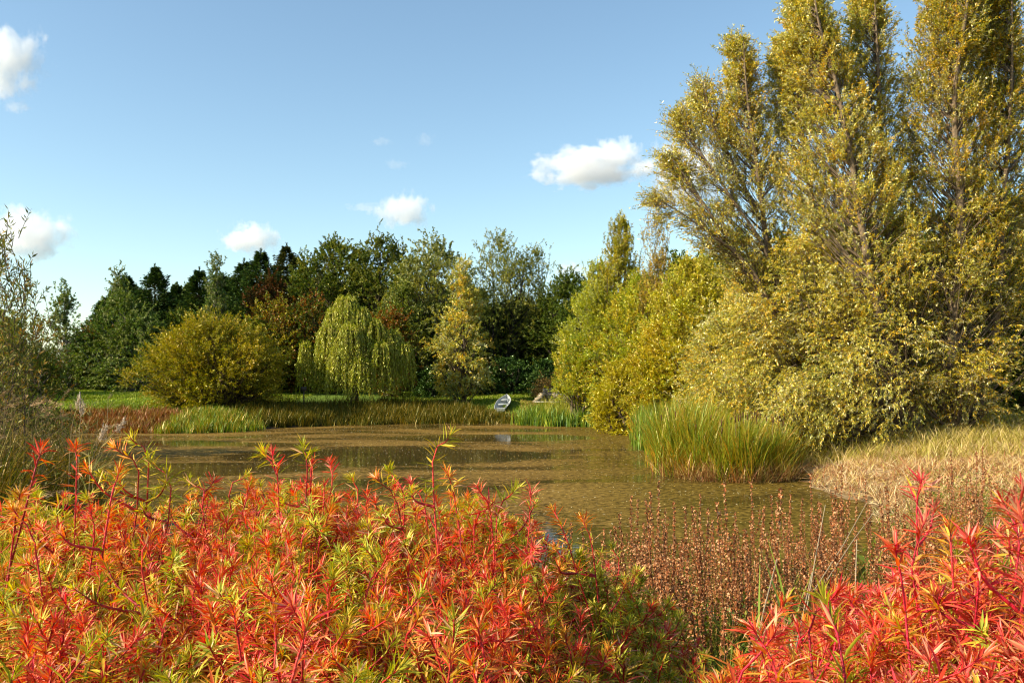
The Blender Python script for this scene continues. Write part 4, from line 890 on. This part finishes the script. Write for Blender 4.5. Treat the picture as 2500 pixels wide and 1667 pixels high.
# undergrowth on the near bank
b = Buf(); poly = [(0.6, 3.6), (1.0, 7.2), (3.6, 9.2), (6.4, 14), (9.5, 12), (7, 6.5), (3.6, 3.0), (1.4, 2.6)]
n = 24000; cn = 800; cc = sample(poly, cn); j = rng.integers(0, cn, n); p_ = cc[j] + rng.normal(size=(n, 2)) * .07; tn = U(.5, 1.25, cn)[j]
base = np.column_stack([p_, gz(p_[:, 0], p_[:, 1]) - .02])
blades(b, base, U(0.3, 0.95, n) * tn, 0.2, 0.009, np.where((U(0, 1, n) < np.clip((p_[:, 0] - 2.2) / 3, 0, .7))[:, None], pal_pick([(0.52, 0.38, 0.18), (0.42, 0.25, 0.12), (0.30, 0.16, 0.08)], n), pal_pick([(0.14, 0.16, 0.035), (0.24, 0.20, 0.05), (0.34, 0.22, 0.08), (0.09, 0.11, 0.03)], n)), None, 0.45, 3)
tag(b.build("bank_grass", M_GRASS), "brown green grass tangle between the docks on the near bank", "grass", kind="stuff")
b = Buf(); n = 90000; cn = 800; cc = sample(poly, cn); j = rng.integers(0, cn, n); p_ = cc[j] + rng.normal(size=(n, 2)) * .09
pos = np.column_stack([p_, gz(p_[:, 0], p_[:, 1]) + U(0.02, 0.95, n) * U(.4, 1.1, cn)[j]]); d_ = nrm(rvec(n) + np.array([0, 0, .35]))
leaves(b, pos, d_, U(0.02, 0.05, n), U(0.008, 0.018, n), pal_pick([(0.10, 0.15, 0.03), (0.16, 0.20, 0.04), (0.06, 0.09, 0.025), (0.26, 0.24, 0.06), (0.3, 0.14, 0.05)], n))
tag(b.build("bank_herbs", M_GRASS), "small leaved green herbs under the docks", "ground cover", kind="stuff")
b = Buf(); poly = [(-5, 2.8), (-5.2, 6.4), (-1, 6.6), (1.4, 7.0), (1.4, 3.0), (0, 2.6)]
n = 12000; p_ = sample(poly, n); base = np.column_stack([p_, gz(p_[:, 0], p_[:, 1]) - .02])
blades(b, base, U(0.25, 0.8, n), 0.2, 0.012, pal_pick([(0.10, 0.13, 0.03), (0.16, 0.15, 0.04), (0.06, 0.09, 0.025), (0.25, 0.18, 0.06)], n), None, 0.4, 3)
tag(b.build("shore_grass", M_GRASS), "dark grass between the red bush and the water", "grass", kind="stuff")
# pale dead stalks and a few iris like blades on the near bank
b = Buf()
for px, py, tx, ty, D in [(2060, 1320, 2140, 1235, 5.5), (2085, 1320, 2160, 1255, 5.6), (1995, 1345, 2035, 1240, 5.8), (2090, 1440, 2120, 1330, 4.5), (1870, 1480, 1920, 1380, 4.2), (1960, 1500, 2010, 1415, 4)]:
    A = np.array([wx(px, D), D, wz(py, D)]); T = np.array([wx(tx, D), D + .15, wz(ty, D)]); A = A + (A - T) * 1.2
    tubes(b, np.array([[A, (A + T) / 2 + rng.normal(size=3) * .006, T]]), np.array([[.004, .0035, .0025]]), 4, col=np.array((0.42, 0.32, 0.19)))
for px, py, D in [(1950, 1245, 5.2), (1975, 1290, 5.0), (1915, 1290, 5.4), (1960, 1330, 4.8), (2420, 1240, 4.5), (2390, 1250, 4.6), (1850, 1350, 4.8), (1870, 1330, 5)]:
    base = np.array([[wx(px, D) + U(-.1, .1), D, gz1(wx(px, D), D)]]); blades(b, base, np.array([wz(py, D) - base[0, 2]]), 0.1, .028, np.array([(0.22, 0.28, 0.07)]), None, .2, 5)
tag(b.build("dead_stalks", M_REED), "bleached dead stalks and green blades among the docks", "stalks", kind="stuff")

# ------------------------------------------------------------------ foreground spurge bushes
def leaf_blades(b, pos, d, L, W, col, nrm_hint, curl):
    """folded lance shaped leaf, curved, 8 verts"""
    n = len(pos); s = nrm(np.cross(d, nrm_hint)); up = nrm(np.cross(s, d))
    L = L[:, None]; W = W[:, None]; curl = curl[:, None]
    def pt(t): return pos + d * L * t - up * L * curl * t ** 2
    V = np.stack([pos, pt(.32) - s * W * .5 + up * W * .22, pt(.32), pt(.32) + s * W * .5 + up * W * .22,
                  pt(.68) - s * W * .4 + up * W * .18, pt(.68), pt(.68) + s * W * .4 + up * W * .18, pt(1.0)], 1)
    o = np.arange(n)[:, None] * 8
    T = np.concatenate([o + np.array(t_)[None] for t_ in ((0, 2, 1), (0, 3, 2), (4, 5, 7), (5, 6, 7))])
    Q = np.concatenate([o + np.array(q_)[None] for q_ in ((1, 2, 5, 4), (2, 3, 6, 5))])
    b.add(V.reshape(-1, 3), quads=Q, tris=T, col=np.repeat(col, 8, axis=0))

RED = np.array([(0.72, 0.055, 0.025), (0.80, 0.10, 0.04), (0.66, 0.035, 0.045), (0.82, 0.16, 0.05)])
ORA = np.array([(0.82, 0.18, 0.035), (0.80, 0.30, 0.035), (0.76, 0.10, 0.03), (0.74, 0.40, 0.05)])
YEL = np.array([(0.64, 0.55, 0.045), (0.48, 0.48, 0.035), (0.74, 0.50, 0.05), (0.32, 0.36, 0.035)])
GRN = np.array([(0.18, 0.24, 0.03), (0.32, 0.35, 0.04), (0.10, 0.14, 0.025)])
PNK = np.array([(0.72, 0.08, 0.06), (0.78, 0.16, 0.10), (0.64, 0.05, 0.07), (0.80, 0.32, 0.20)])
OY = np.concatenate([ORA, RED[:2], YEL[:3]]); YG = np.concatenate([YEL, GRN])
ramp_c = {0: (RED, OY), 1: (ORA, YEL), 2: (YEL, YG), 3: (PNK, OY), 4: (YEL, YG), 5: (OY, RED), 6: (GRN, YEL)}

def stem_leaves(lb, c, kind, leafy, Ln, Wn, dens):
    """c: (k,3) stem path; leaves spiral along its upper part, rosette at the tip"""
    seg = np.linalg.norm(np.diff(c, axis=0), axis=1); s = np.concatenate([[0], np.cumsum(seg)]); tot = s[-1]
    n = int(leafy / dens); u = tot - leafy * U(0, 1, n) ** 1.25
    u = np.concatenate([u, tot - U(0, 0.028, 20)]); n = len(u)
    pos = np.stack([np.interp(u, s, c[:, i]) for i in range(3)], 1)
    i = np.clip(np.searchsorted(s, u) - 1, 0, len(c) - 2); tg = nrm(c[i + 1] - c[i])
    fr = (tot - u) / max(leafy, 1e-6)                              # 0 at the tip
    a = U(0, 6.28, n); A = nrm(np.cross(tg, np.array([0.31, 0.9, 0.2]))); B = np.cross(tg, A)
    rad = A * np.cos(a)[:, None] + B * np.sin(a)[:, None]
    open_ = np.clip(0.75 + 2.4 * fr + rng.normal(size=n) * .4, 0.15, 3.0)[:, None]
    d = nrm(tg + rad * open_ + rvec(n) * .2 - np.array([0, 0, 1.0]) * (0.3 * fr)[:, None])
    sz = np.clip(0.62 + 1.6 * fr, 0.5, 1.0) * U(.65, 1.25, n)
    top, low = ramp_c[kind]
    ct = top[rng.integers(0, len(top), n)]; cl = low[rng.integers(0, len(low), n)]
    f = np.clip(fr * 1.05 + rng.normal(size=n) * .3, 0, 1)[:, None]
    leaf_blades(lb, pos, d, Ln * sz, Wn * sz, np.where(U(0, 1, (n, 1)) < .05, np.array([(0.80, 0.46, 0.22)]), ct * (1 - f) + cl * f) * U(.72, 1.18, (n, 1)), tg + rvec(n) * .35, U(-.12, .55, n))

def spurge(label, bx, by, tips, kinds, Ln=.049, Wn=.0050, leafy=(.14, .34), dens=.0050, group="spurge bushes in the foreground", stemcol=(0.52, 0.025, 0.03)):
    z0 = gz1(bx, by); root = thing("spurge_bush", (bx, by, z0), label, "bush", group)
    sb = Buf(); lb = Buf(); K = 12; paths = []; loc = np.array([bx, by, z0])
    for tip, kd in zip(tips, kinds):
        tip = np.asarray(tip, float) - loc; a = U(0, 6.28); r = U(0, .12)
        A = np.array([math.cos(a) * r + tip[0] * .12, math.sin(a) * r + tip[1] * .12, -.03])
        mid_ = A * .5 + tip * .5 + np.array([-tip[0] * .10, -tip[1] * .10, 0.03 + .05 * np.linalg.norm(tip[:2])]) + rng.normal(size=3) * .06
        tl_ = rng.normal(size=3) * np.array([.035, .035, .0]) * (0.4 if kd in (0, 3) and U(0, 1) < .3 else 1.0) - np.array([0, 0, .14])
        c = curve_pts([A, mid_, tip + tl_, tip], K); c += np.cumsum(rng.normal(size=(K, 3)) * .0022, axis=0) * np.array([1, 1, .3])
        c += (tip - c[-1]) * np.linspace(0, 1, K)[:, None] ** 3
        paths.append(c)
        stem_leaves(lb, c, kd, U(*leafy), Ln * U(.85, 1.15), Wn, dens)
        # side shoots near the top
        for _ in range(rng.integers(3, 6)):
            i = rng.integers(3, 8); aa = U(0, 6.28); L_ = U(.08, .22)
            e = c[i] + np.array([math.cos(aa) * L_ * .7, math.sin(aa) * L_ * .7, L_ * U(.25, 1.0)])
            if e[2] + z0 > tip[2] + z0 - .03: e[2] = tip[2] - U(.03, .12)
            if e[2] < c[i][2] + .02: continue
            c2 = curve_pts([c[i], (c[i] + e) / 2 + np.array([math.cos(aa), math.sin(aa), -.3]) * .02, e], K); paths.append(c2)
            stem_leaves(lb, c2, kd if U(0, 1) < .6 else int(rng.choice([0, 1, 2, 4, 5])) if kd != 3 else 3, L_ * .8, Ln * .85, Wn * .9, dens)
    Pp = np.array(paths); n = len(Pp)
    sc_ = np.array(stemcol)[None] * U(.7, 1.3, (n, 1)) + np.array([(.12, .02, .0)]) * (U(0, 1, (n, 1)) < .3)
    tubes(sb, Pp, np.broadcast_to(np.linspace(.0042, .0015, K), (n, K)) * U(.8, 1.15, (n, 1)), 5, col=sc_)
    sb.build("stem", M_STEM, root, smooth=True); lb.build("foliage", M_SPURGE, root)
    return root

# tips of the left mass; canopy row as seen = skyline(px)
sky_px = np.array([0, 60, 150, 260, 380, 500, 620, 700, 820, 900, 1000, 1100, 1200, 1290, 1400, 1500, 1600, 1720])
sky_py = np.array([1235, 1195, 1200, 1200, 1215, 1205, 1180, 1160, 1165, 1185, 1195, 1190, 1205, 1245, 1330, 1350, 1440, 1560])
NL = 1480
D_ = 1.22 + (3.35 - 1.22) * U(0, 1, NL) ** .75
PX = U(-160, 1730, NL)
row = np.interp(PX, sky_px, sky_py)
far_z = H - (row - HOR) / F * 3.2                       # canopy height from the far skyline
TZ = np.minimum(far_z, 2.24) - 0.02 - U(0, 1, NL) ** 1.5 * 0.20 + np.sin(PX * .013 + D_ * 4) * .03
TX = (PX - 1250) / F * D_
HEROES = [  # px, py, D, kind
    (102, 1092, 2.3, 0), (183, 1086, 2.6, 5), (50, 1205, 2.2, 1), (278, 1092, 2.5, 1), (318, 1068, 2.6, 4), (365, 1120, 2.6, 4), (290, 1150, 2.3, 1),
    (640, 1100, 2.6, 4), (663, 1098, 2.7, 3), (738, 1085, 2.6, 4), (765, 1125, 2.7, 0), (805, 1125, 2.7, 3), (525, 1170, 2.7, 0), (455, 1170, 2.9, 4), (605, 1155, 2.9, 4),
    (1103, 1058, 2.35, 4), (1090, 1150, 2.4, 1), (1165, 1185, 2.5, 3), (1205, 1225, 2.5, 3), (1295, 1200, 2.4, 3), (1262, 1190, 2.5, 2), (948, 1145, 2.7, 4), (915, 1165, 2.6, 1), (1000, 1175, 2.8, 3), (895, 1200, 2.6, 0),
    (1348, 1240, 2.5, 1), (1420, 1262, 2.7, 1), (860, 1165, 2.9, 4), (30, 1240, 2.0, 1), (375, 1290, 1.9, 1), (220, 1240, 2.4, 0)]
tx = np.concatenate([TX, [wx(h[0], h[2]) for h in HEROES]]); ty = np.concatenate([D_, [h[2] for h in HEROES]]); tz = np.concatenate([TZ, [wz(h[1], h[2]) for h in HEROES]])
# colour families drift across the mass
kk = []
for px_, d_ in zip(PX, D_):
    u = U(0, 1) + 0.16 * math.sin(px_ * .011 + d_ * 2.3) + .12 * math.sin(px_ * .027 + 1 + d_)
    if px_ < 60: kk.append(2 if u < .45 else (4 if u < .7 else 1))
    elif px_ > 1380: kk.append(2 if u < .5 else (6 if u < .72 else 3))
    else: kk.append(0 if u < .24 else 5 if u < .34 else 3 if u < .44 else 1 if u < .60 else 4 if u < .78 else 2)
kk = np.array(kk + [h[3] for h in HEROES])
CENT = [(-1.35, 2.9, "leftmost spurge bush behind, with the tall red shoots"), (-0.55, 1.35, "orange and red spurge bush at the bottom left corner"), (-0.55, 2.1, "mixed yellow and scarlet spurge bush left of the front middle"), (-0.75, 3.0, "yellow green spurge bush at the back beside the left water"),
        (-0.05, 1.4, "spurge bush at the bottom middle with yellow rosettes"), (0.0, 2.2, "scarlet spurge bush in the middle with crossing red stems"), (-0.2, 3.0, "spurge bush at the back under the lone tall yellow shoot"),
        (0.32, 1.45, "spurge bush right of the bottom middle with long arching shoots"), (0.4, 2.6, "yellow and pink spurge bush nearest the brown docks"), (-1.15, 2.0, "yellow green spurge bush at the left edge")]
cen = np.array([(c[0], c[1]) for c in CENT]); own = ((tx[:, None] - cen[None, :, 0]) ** 2 + (ty[:, None] - cen[None, :, 1]) ** 2).argmin(1)
for i, (cx_, cy_, lab) in enumerate(CENT):
    mk = own == i
    if mk.sum() == 0: continue
    spurge(lab, cx_, cy_, np.column_stack([tx, ty, tz])[mk], kk[mk])

# right hand bush: bigger pinkish red leaves, nearer to the camera
sk_px = np.array([1640, 1750, 1850, 1950, 2050, 2150, 2230, 2300, 2400, 2520, 2700]); sk_py = np.array([1700, 1620, 1570, 1520, 1470, 1410, 1375, 1345, 1310, 1275, 1250])
NR = 460; Dr = 1.15 + 1.25 * U(0, 1, NR) ** .8; Pr = U(1680, 2680, NR); rowr = np.interp(Pr, sk_px, sk_py)
zr = np.minimum(H - (rowr - HOR) / F * 2.2, 2.34) - .01 - U(0, 1, NR) ** 1.4 * .22
HR = [(2255, 1275, 1.7, 3), (2185, 1330, 1.6, 0), (2380, 1310, 1.6, 5), (2250, 1170, 2.2, 3), (1835, 1530, 1.35, 0), (1890, 1550, 1.4, 0), (2445, 1220, 1.9, 3), (2490, 1250, 1.6, 3), (2500, 1180, 2.1, 3), (2320, 1280, 1.9, 1), (2010, 1455, 1.5, 4), (2050, 1440, 1.7, 0), (1920, 1465, 1.7, 5)]
tx = np.concatenate([(Pr - 1250) / F * Dr, [wx(h[0], h[2]) for h in HR]]); ty = np.concatenate([Dr, [h[2] for h in HR]]); tz = np.concatenate([zr, [wz(h[1], h[2]) for h in HR]])
kr = np.array([3 if U(0, 1) < .42 + .3 * (p - 1700) / 900 else int(rng.choice([0, 1, 1, 5, 4])) for p in Pr] + [h[3] for h in HR])
CR = [(0.62, 1.35, "low salmon red spurge bush leaning in from the bottom right"), (0.95, 1.9, "crimson leaved spurge bush at the right edge"), (1.25, 1.45, "pink red spurge bush filling the bottom right corner")]
cen = np.array([(c[0], c[1]) for c in CR]); own = ((tx[:, None] - cen[None, :, 0]) ** 2 + (ty[:, None] - cen[None, :, 1]) ** 2).argmin(1)
for i, (cx_, cy_, lab) in enumerate(CR):
    mk = own == i
    spurge(lab, cx_, cy_, np.column_stack([tx, ty, tz])[mk], kr[mk], Ln=.058, Wn=.0062, leafy=(.16, .36), dens=.0056, stemcol=(0.55, 0.02, 0.045))

# ------------------------------------------------------------------ rowing boat lying tilted on the far bank
def simple_mat(name, col, rough=0.5, metal=0.0, nz=6.0, var=0.2):
    m, N, Lk = new_mat(name); p = N.new("ShaderNodeBsdfPrincipled"); p.inputs["Roughness"].default_value = rough; p.inputs["Metallic"].default_value = metal
    tc = N.new("ShaderNodeTexCoord"); n_ = N.new("ShaderNodeTexNoise"); n_.inputs["Scale"].default_value = nz; n_.inputs["Detail"].default_value = 5; Lk.new(tc.outputs["Object"], n_.inputs["Vector"])
    r = N.new("ShaderNodeValToRGB"); r.color_ramp.elements[0].position = .3; r.color_ramp.elements[1].position = .7
    r.color_ramp.elements[0].color = (*[c * (1 - var) for c in col], 1); r.color_ramp.elements[1].color = (*[min(c * (1 + var), 1) for c in col], 1)
    Lk.new(n_.outputs[0], r.inputs[0]); Lk.new(r.outputs[0], p.inputs["Base Color"]); out = N.new("ShaderNodeOutputMaterial"); Lk.new(p.outputs[0], out.inputs[0]); return m
M_BOAT = simple_mat("boat_hull", (0.36, 0.38, 0.37), 0.5); M_RIM = simple_mat("boat_gunwale", (0.40, 0.40, 0.38), 0.4); M_SEAT = simple_mat("boat_seat", (0.27, 0.29, 0.29), 0.5)
def boat():
    Lb, Wb, Hb = 2.7, 1.15, 0.42; ns, nr = 15, 13
    def sec(u):                       # half width, keel height, sheer height at u (0 stern .. 1 bow)
        hw = Wb / 2 * (0.74 + 0.26 * math.sin(min(u / .45, 1) * math.pi / 2)) * (1 - max(0, (u - .42) / .58) ** 2.2); return hw, 0.22 * max(0, (u - .6) / .4) ** 2, Hb + .14 * u ** 2
    root = thing("rowing_boat", (0, 0, 0), "small pale grey rowing boat lying tilted on the far bank", "boat")
    hb = Buf()
    for off, flip in ((0, 0), (0.025, 1)):
        V = []
        for i in range(ns):
            u = i / (ns - 1); hw, kz, sz = sec(u); hw = max(hw - off, .004)
            for j in range(nr):
                a = math.pi * j / (nr - 1); x = -math.cos(a) * hw; sh = abs(math.cos(a)) ** 2.4
                V.append((x, u * Lb - Lb / 2 + (off if u == 0 else -off if u == 1 else 0), kz + off + (sz - kz - off) * sh))
        Q = [(i * nr + j, i * nr + j + 1, (i + 1) * nr + j + 1, (i + 1) * nr + j) for i in range(ns - 1) for j in range(nr - 1)]
        if flip: Q = [q[::-1] for q in Q]
        hb.add(V, quads=Q)
    hb.build("hull", M_BOAT, root, smooth=True)
    tb = Buf(); hw, kz, sz = sec(0); V = []
    for y in (-Lb / 2 - .012, -Lb / 2 + .022):
        for j in range(nr):
            a = math.pi * j / (nr - 1); V.append((-math.cos(a) * hw, y, kz + (sz - kz) * abs(math.cos(a)) ** 2.4 + .001))
        V.append((0, y, sz))
    T = [(j, j + 1, nr) for j in range(nr - 1)] + [(nr + 1 + j + 1, nr + 1 + j, 2 * nr + 1) for j in range(nr - 1)]
    tb.add(V, tris=T); tb.build("transom", M_BOAT, root)
    g = Buf()
    for sgn in (-1, 1):
        P_ = np.array([[(sgn * (sec(u)[0] + .004), u * Lb - Lb / 2, sec(u)[2] + .005) for u in np.linspace(0, 1, 18)]]); tubes(g, P_, np.full((1, 18), .028), 6)
    tubes(g, np.array([[(-hw, -Lb / 2, sz), (0, -Lb / 2, sz + .01), (hw, -Lb / 2, sz)]]), np.full((1, 3), .026), 6)
    g.build("gunwale", M_RIM, root)
    for u, dz in ((.12, .14), (.45, .14), (.75, .12)):
        hw, kz, sz = sec(u); w_ = hw * .93; z = sz - dz; y = u * Lb - Lb / 2; s = Buf(); d = .12; t_ = .03
        V = [(-w_, y - d, z), (w_, y - d, z), (w_, y + d, z), (-w_, y + d, z), (-w_, y - d, z + t_), (w_, y - d, z + t_), (w_, y + d, z + t_), (-w_, y + d, z + t_)]
        s.add(V, quads=[(0, 3, 2, 1), (4, 5, 6, 7), (0, 1, 5, 4), (1, 2, 6, 5), (2, 3, 7, 6), (3, 0, 4, 7)]); s.build("seat", M_SEAT, root)
    return root
bo = boat(); D = 47.3
bo.location = (wx(1231, D), D, 0.52)
from mathutils import Matrix, Vector
# interior faces the camera and the left; bow points up right
bow = Vector((0.20, 0.92, 0.33)).normalized(); upv = Vector((-0.14, -0.34, 0.93)); upv = (upv - bow * upv.dot(bow)).normalized(); side = bow.cross(upv)
Rm = Matrix((side, bow, upv)).transposed()
bo.rotation_euler = Rm.to_euler(); bo.location = (wx(1231, D), D, 0.66); bo.scale = (.68, .68, .68)

# ------------------------------------------------------------------ stone culvert opening with plank
def boxbuf(b, cx, cy, cz, sx, sy, sz, col=(.5, .5, .5), jit=0):
    V = np.array([(x, y, z) for z in (-.5, .5) for y in (-.5, .5) for x in (-.5, .5)]) * np.array([sx, sy, sz]) + np.array([cx, cy, cz]) + (rng.normal(size=(8, 3)) * jit if jit else 0)
    b.add(V, quads=[(0, 2, 3, 1), (4, 5, 7, 6), (0, 1, 5, 4), (1, 3, 7, 5), (3, 2, 6, 7), (2, 0, 4, 6)], col=col)
M_STONE = bark_mat("rough_stone", 0.9, 9.0); M_WOOD = bark_mat("weathered_wood", .85, 20)
D = 49.5; x0 = wx(1322, D); x1 = wx(1400, D); zb = 0.80
root = thing("stone_wall", (x0, D, zb), "low rough stone wall round a dark opening by the jetty", "wall")
b = Buf()
def stones(b, xa, xb, y, za, zb_, dy=.3):
    z = za
    while z < zb_:
        hh = U(.09, .15); x = xa
        while x < xb:
            ww = U(.14, .32); ww = min(ww, xb - x + .02); boxbuf(b, x + ww / 2 - x0, y + U(-.02, .02) - D, z + hh / 2 - zb, ww - .015, dy, hh - .012, np.array(pal_pick([(0.42, 0.36, 0.27), (0.34, 0.27, 0.2), (0.5, 0.45, 0.36), (0.26, 0.2, 0.15)], 1)[0]), .008); x += ww
        z += hh
stones(b, x0 + .1, x1 + .1, D + 1.0, .6, 1.5); b.build("back_wall", M_STONE, root)
b = Buf()
z = .6
for k in range(6):
    hh = .14
    for q in range(5): boxbuf(b, x1 + .15 - x0, D - .1 + q * .26 - D, z + hh / 2 - zb, .34, .25, hh - .012, pal_pick([(0.5, 0.44, 0.34), (0.6, 0.54, 0.44), (0.4, 0.33, 0.25)], 1)[0], .01)
    z += hh
for k in range(5):
    for q in range(3): boxbuf(b, x1 + .5 + q * .28 - x0, .0, .6 + k * .14 + .07 - zb, .26, .3, .128, pal_pick([(0.5, 0.44, 0.34), (0.6, 0.54, 0.44), (0.4, 0.33, 0.25)], 1)[0], .01)
b.build("end_pier", M_STONE, root)
b = Buf(); boxbuf(b, .75, .35, .5, .10, .1, .9, (0.3, 0.24, 0.18)); b.build("post", M_WOOD, root)
b = Buf(); b.add([(-.5, .9, -.2), (.1, .9, -.2), (.1, .9, .55), (.0, .7, .6), (-.2, .5, .25), (-.55, .3, -.05)], tris=[(0, 1, 2), (0, 2, 3), (0, 3, 4), (0, 4, 5)], col=(0.3, 0.22, 0.12)); 
b = Buf()
for k in range(9): boxbuf(b, -.45 + k * .07, .25 + k * .07, -.1 + k * .075, .35, .5, .1, (0.4, 0.33, 0.22), .02)
b.build("wing_wall", M_STONE, root)
root = thing("wooden_jetty", (x0 - .3, D - .9, .86), "narrow pale plank jetty in front of the stone wall", "jetty")
for k in range(3):
    b = Buf(); boxbuf(b, .95, k * .17 - .2, .04 , 2.1, .155, .045, (0.52, 0.47, 0.40), .003); b.build("plank", M_WOOD, root)
for k in (0, 1):
    b = Buf(); boxbuf(b, .2 + k * 1.4, -.05, -.3, .09, .09, .62, (0.25, 0.2, 0.15)); b.build("post", M_WOOD, root)
# small post with a box by the weeping willow
D = 45.5; x = wx(742, D); z = gz1(x, D)
root = thing("marker_post", (x, D, z), "thin wooden post with a small dark board in the sedges", "post")
b = Buf(); boxbuf(b, 0, 0, .5, .06, .06, 1.1, (0.13, 0.1, 0.07), .003); b.build("post", M_WOOD, root)
b = Buf(); boxbuf(b, 0, -.06, 1.08, .30, .04, .22, (0.10, 0.08, 0.06), .003); b.build("board", M_WOOD, root)
D = 39.5; x = wx(195, D); z = gz1(x, D)
root = thing("fence_post", (x, D, z), "pale thin stake standing in the rust red growth", "post")
b = Buf(); tubes(b, np.array([[(0, 0, -.1), (0.01, 0, .6), (0, 0, 1.25)]]), np.array([[.035, .033, .03]]), 7, col=np.array((0.45, 0.4, 0.3))); b.build("stake", M_WOOD, root)
print("TRIS", sum(len(o.data.polygons) for o in sc.objects if o.type == 'MESH'))
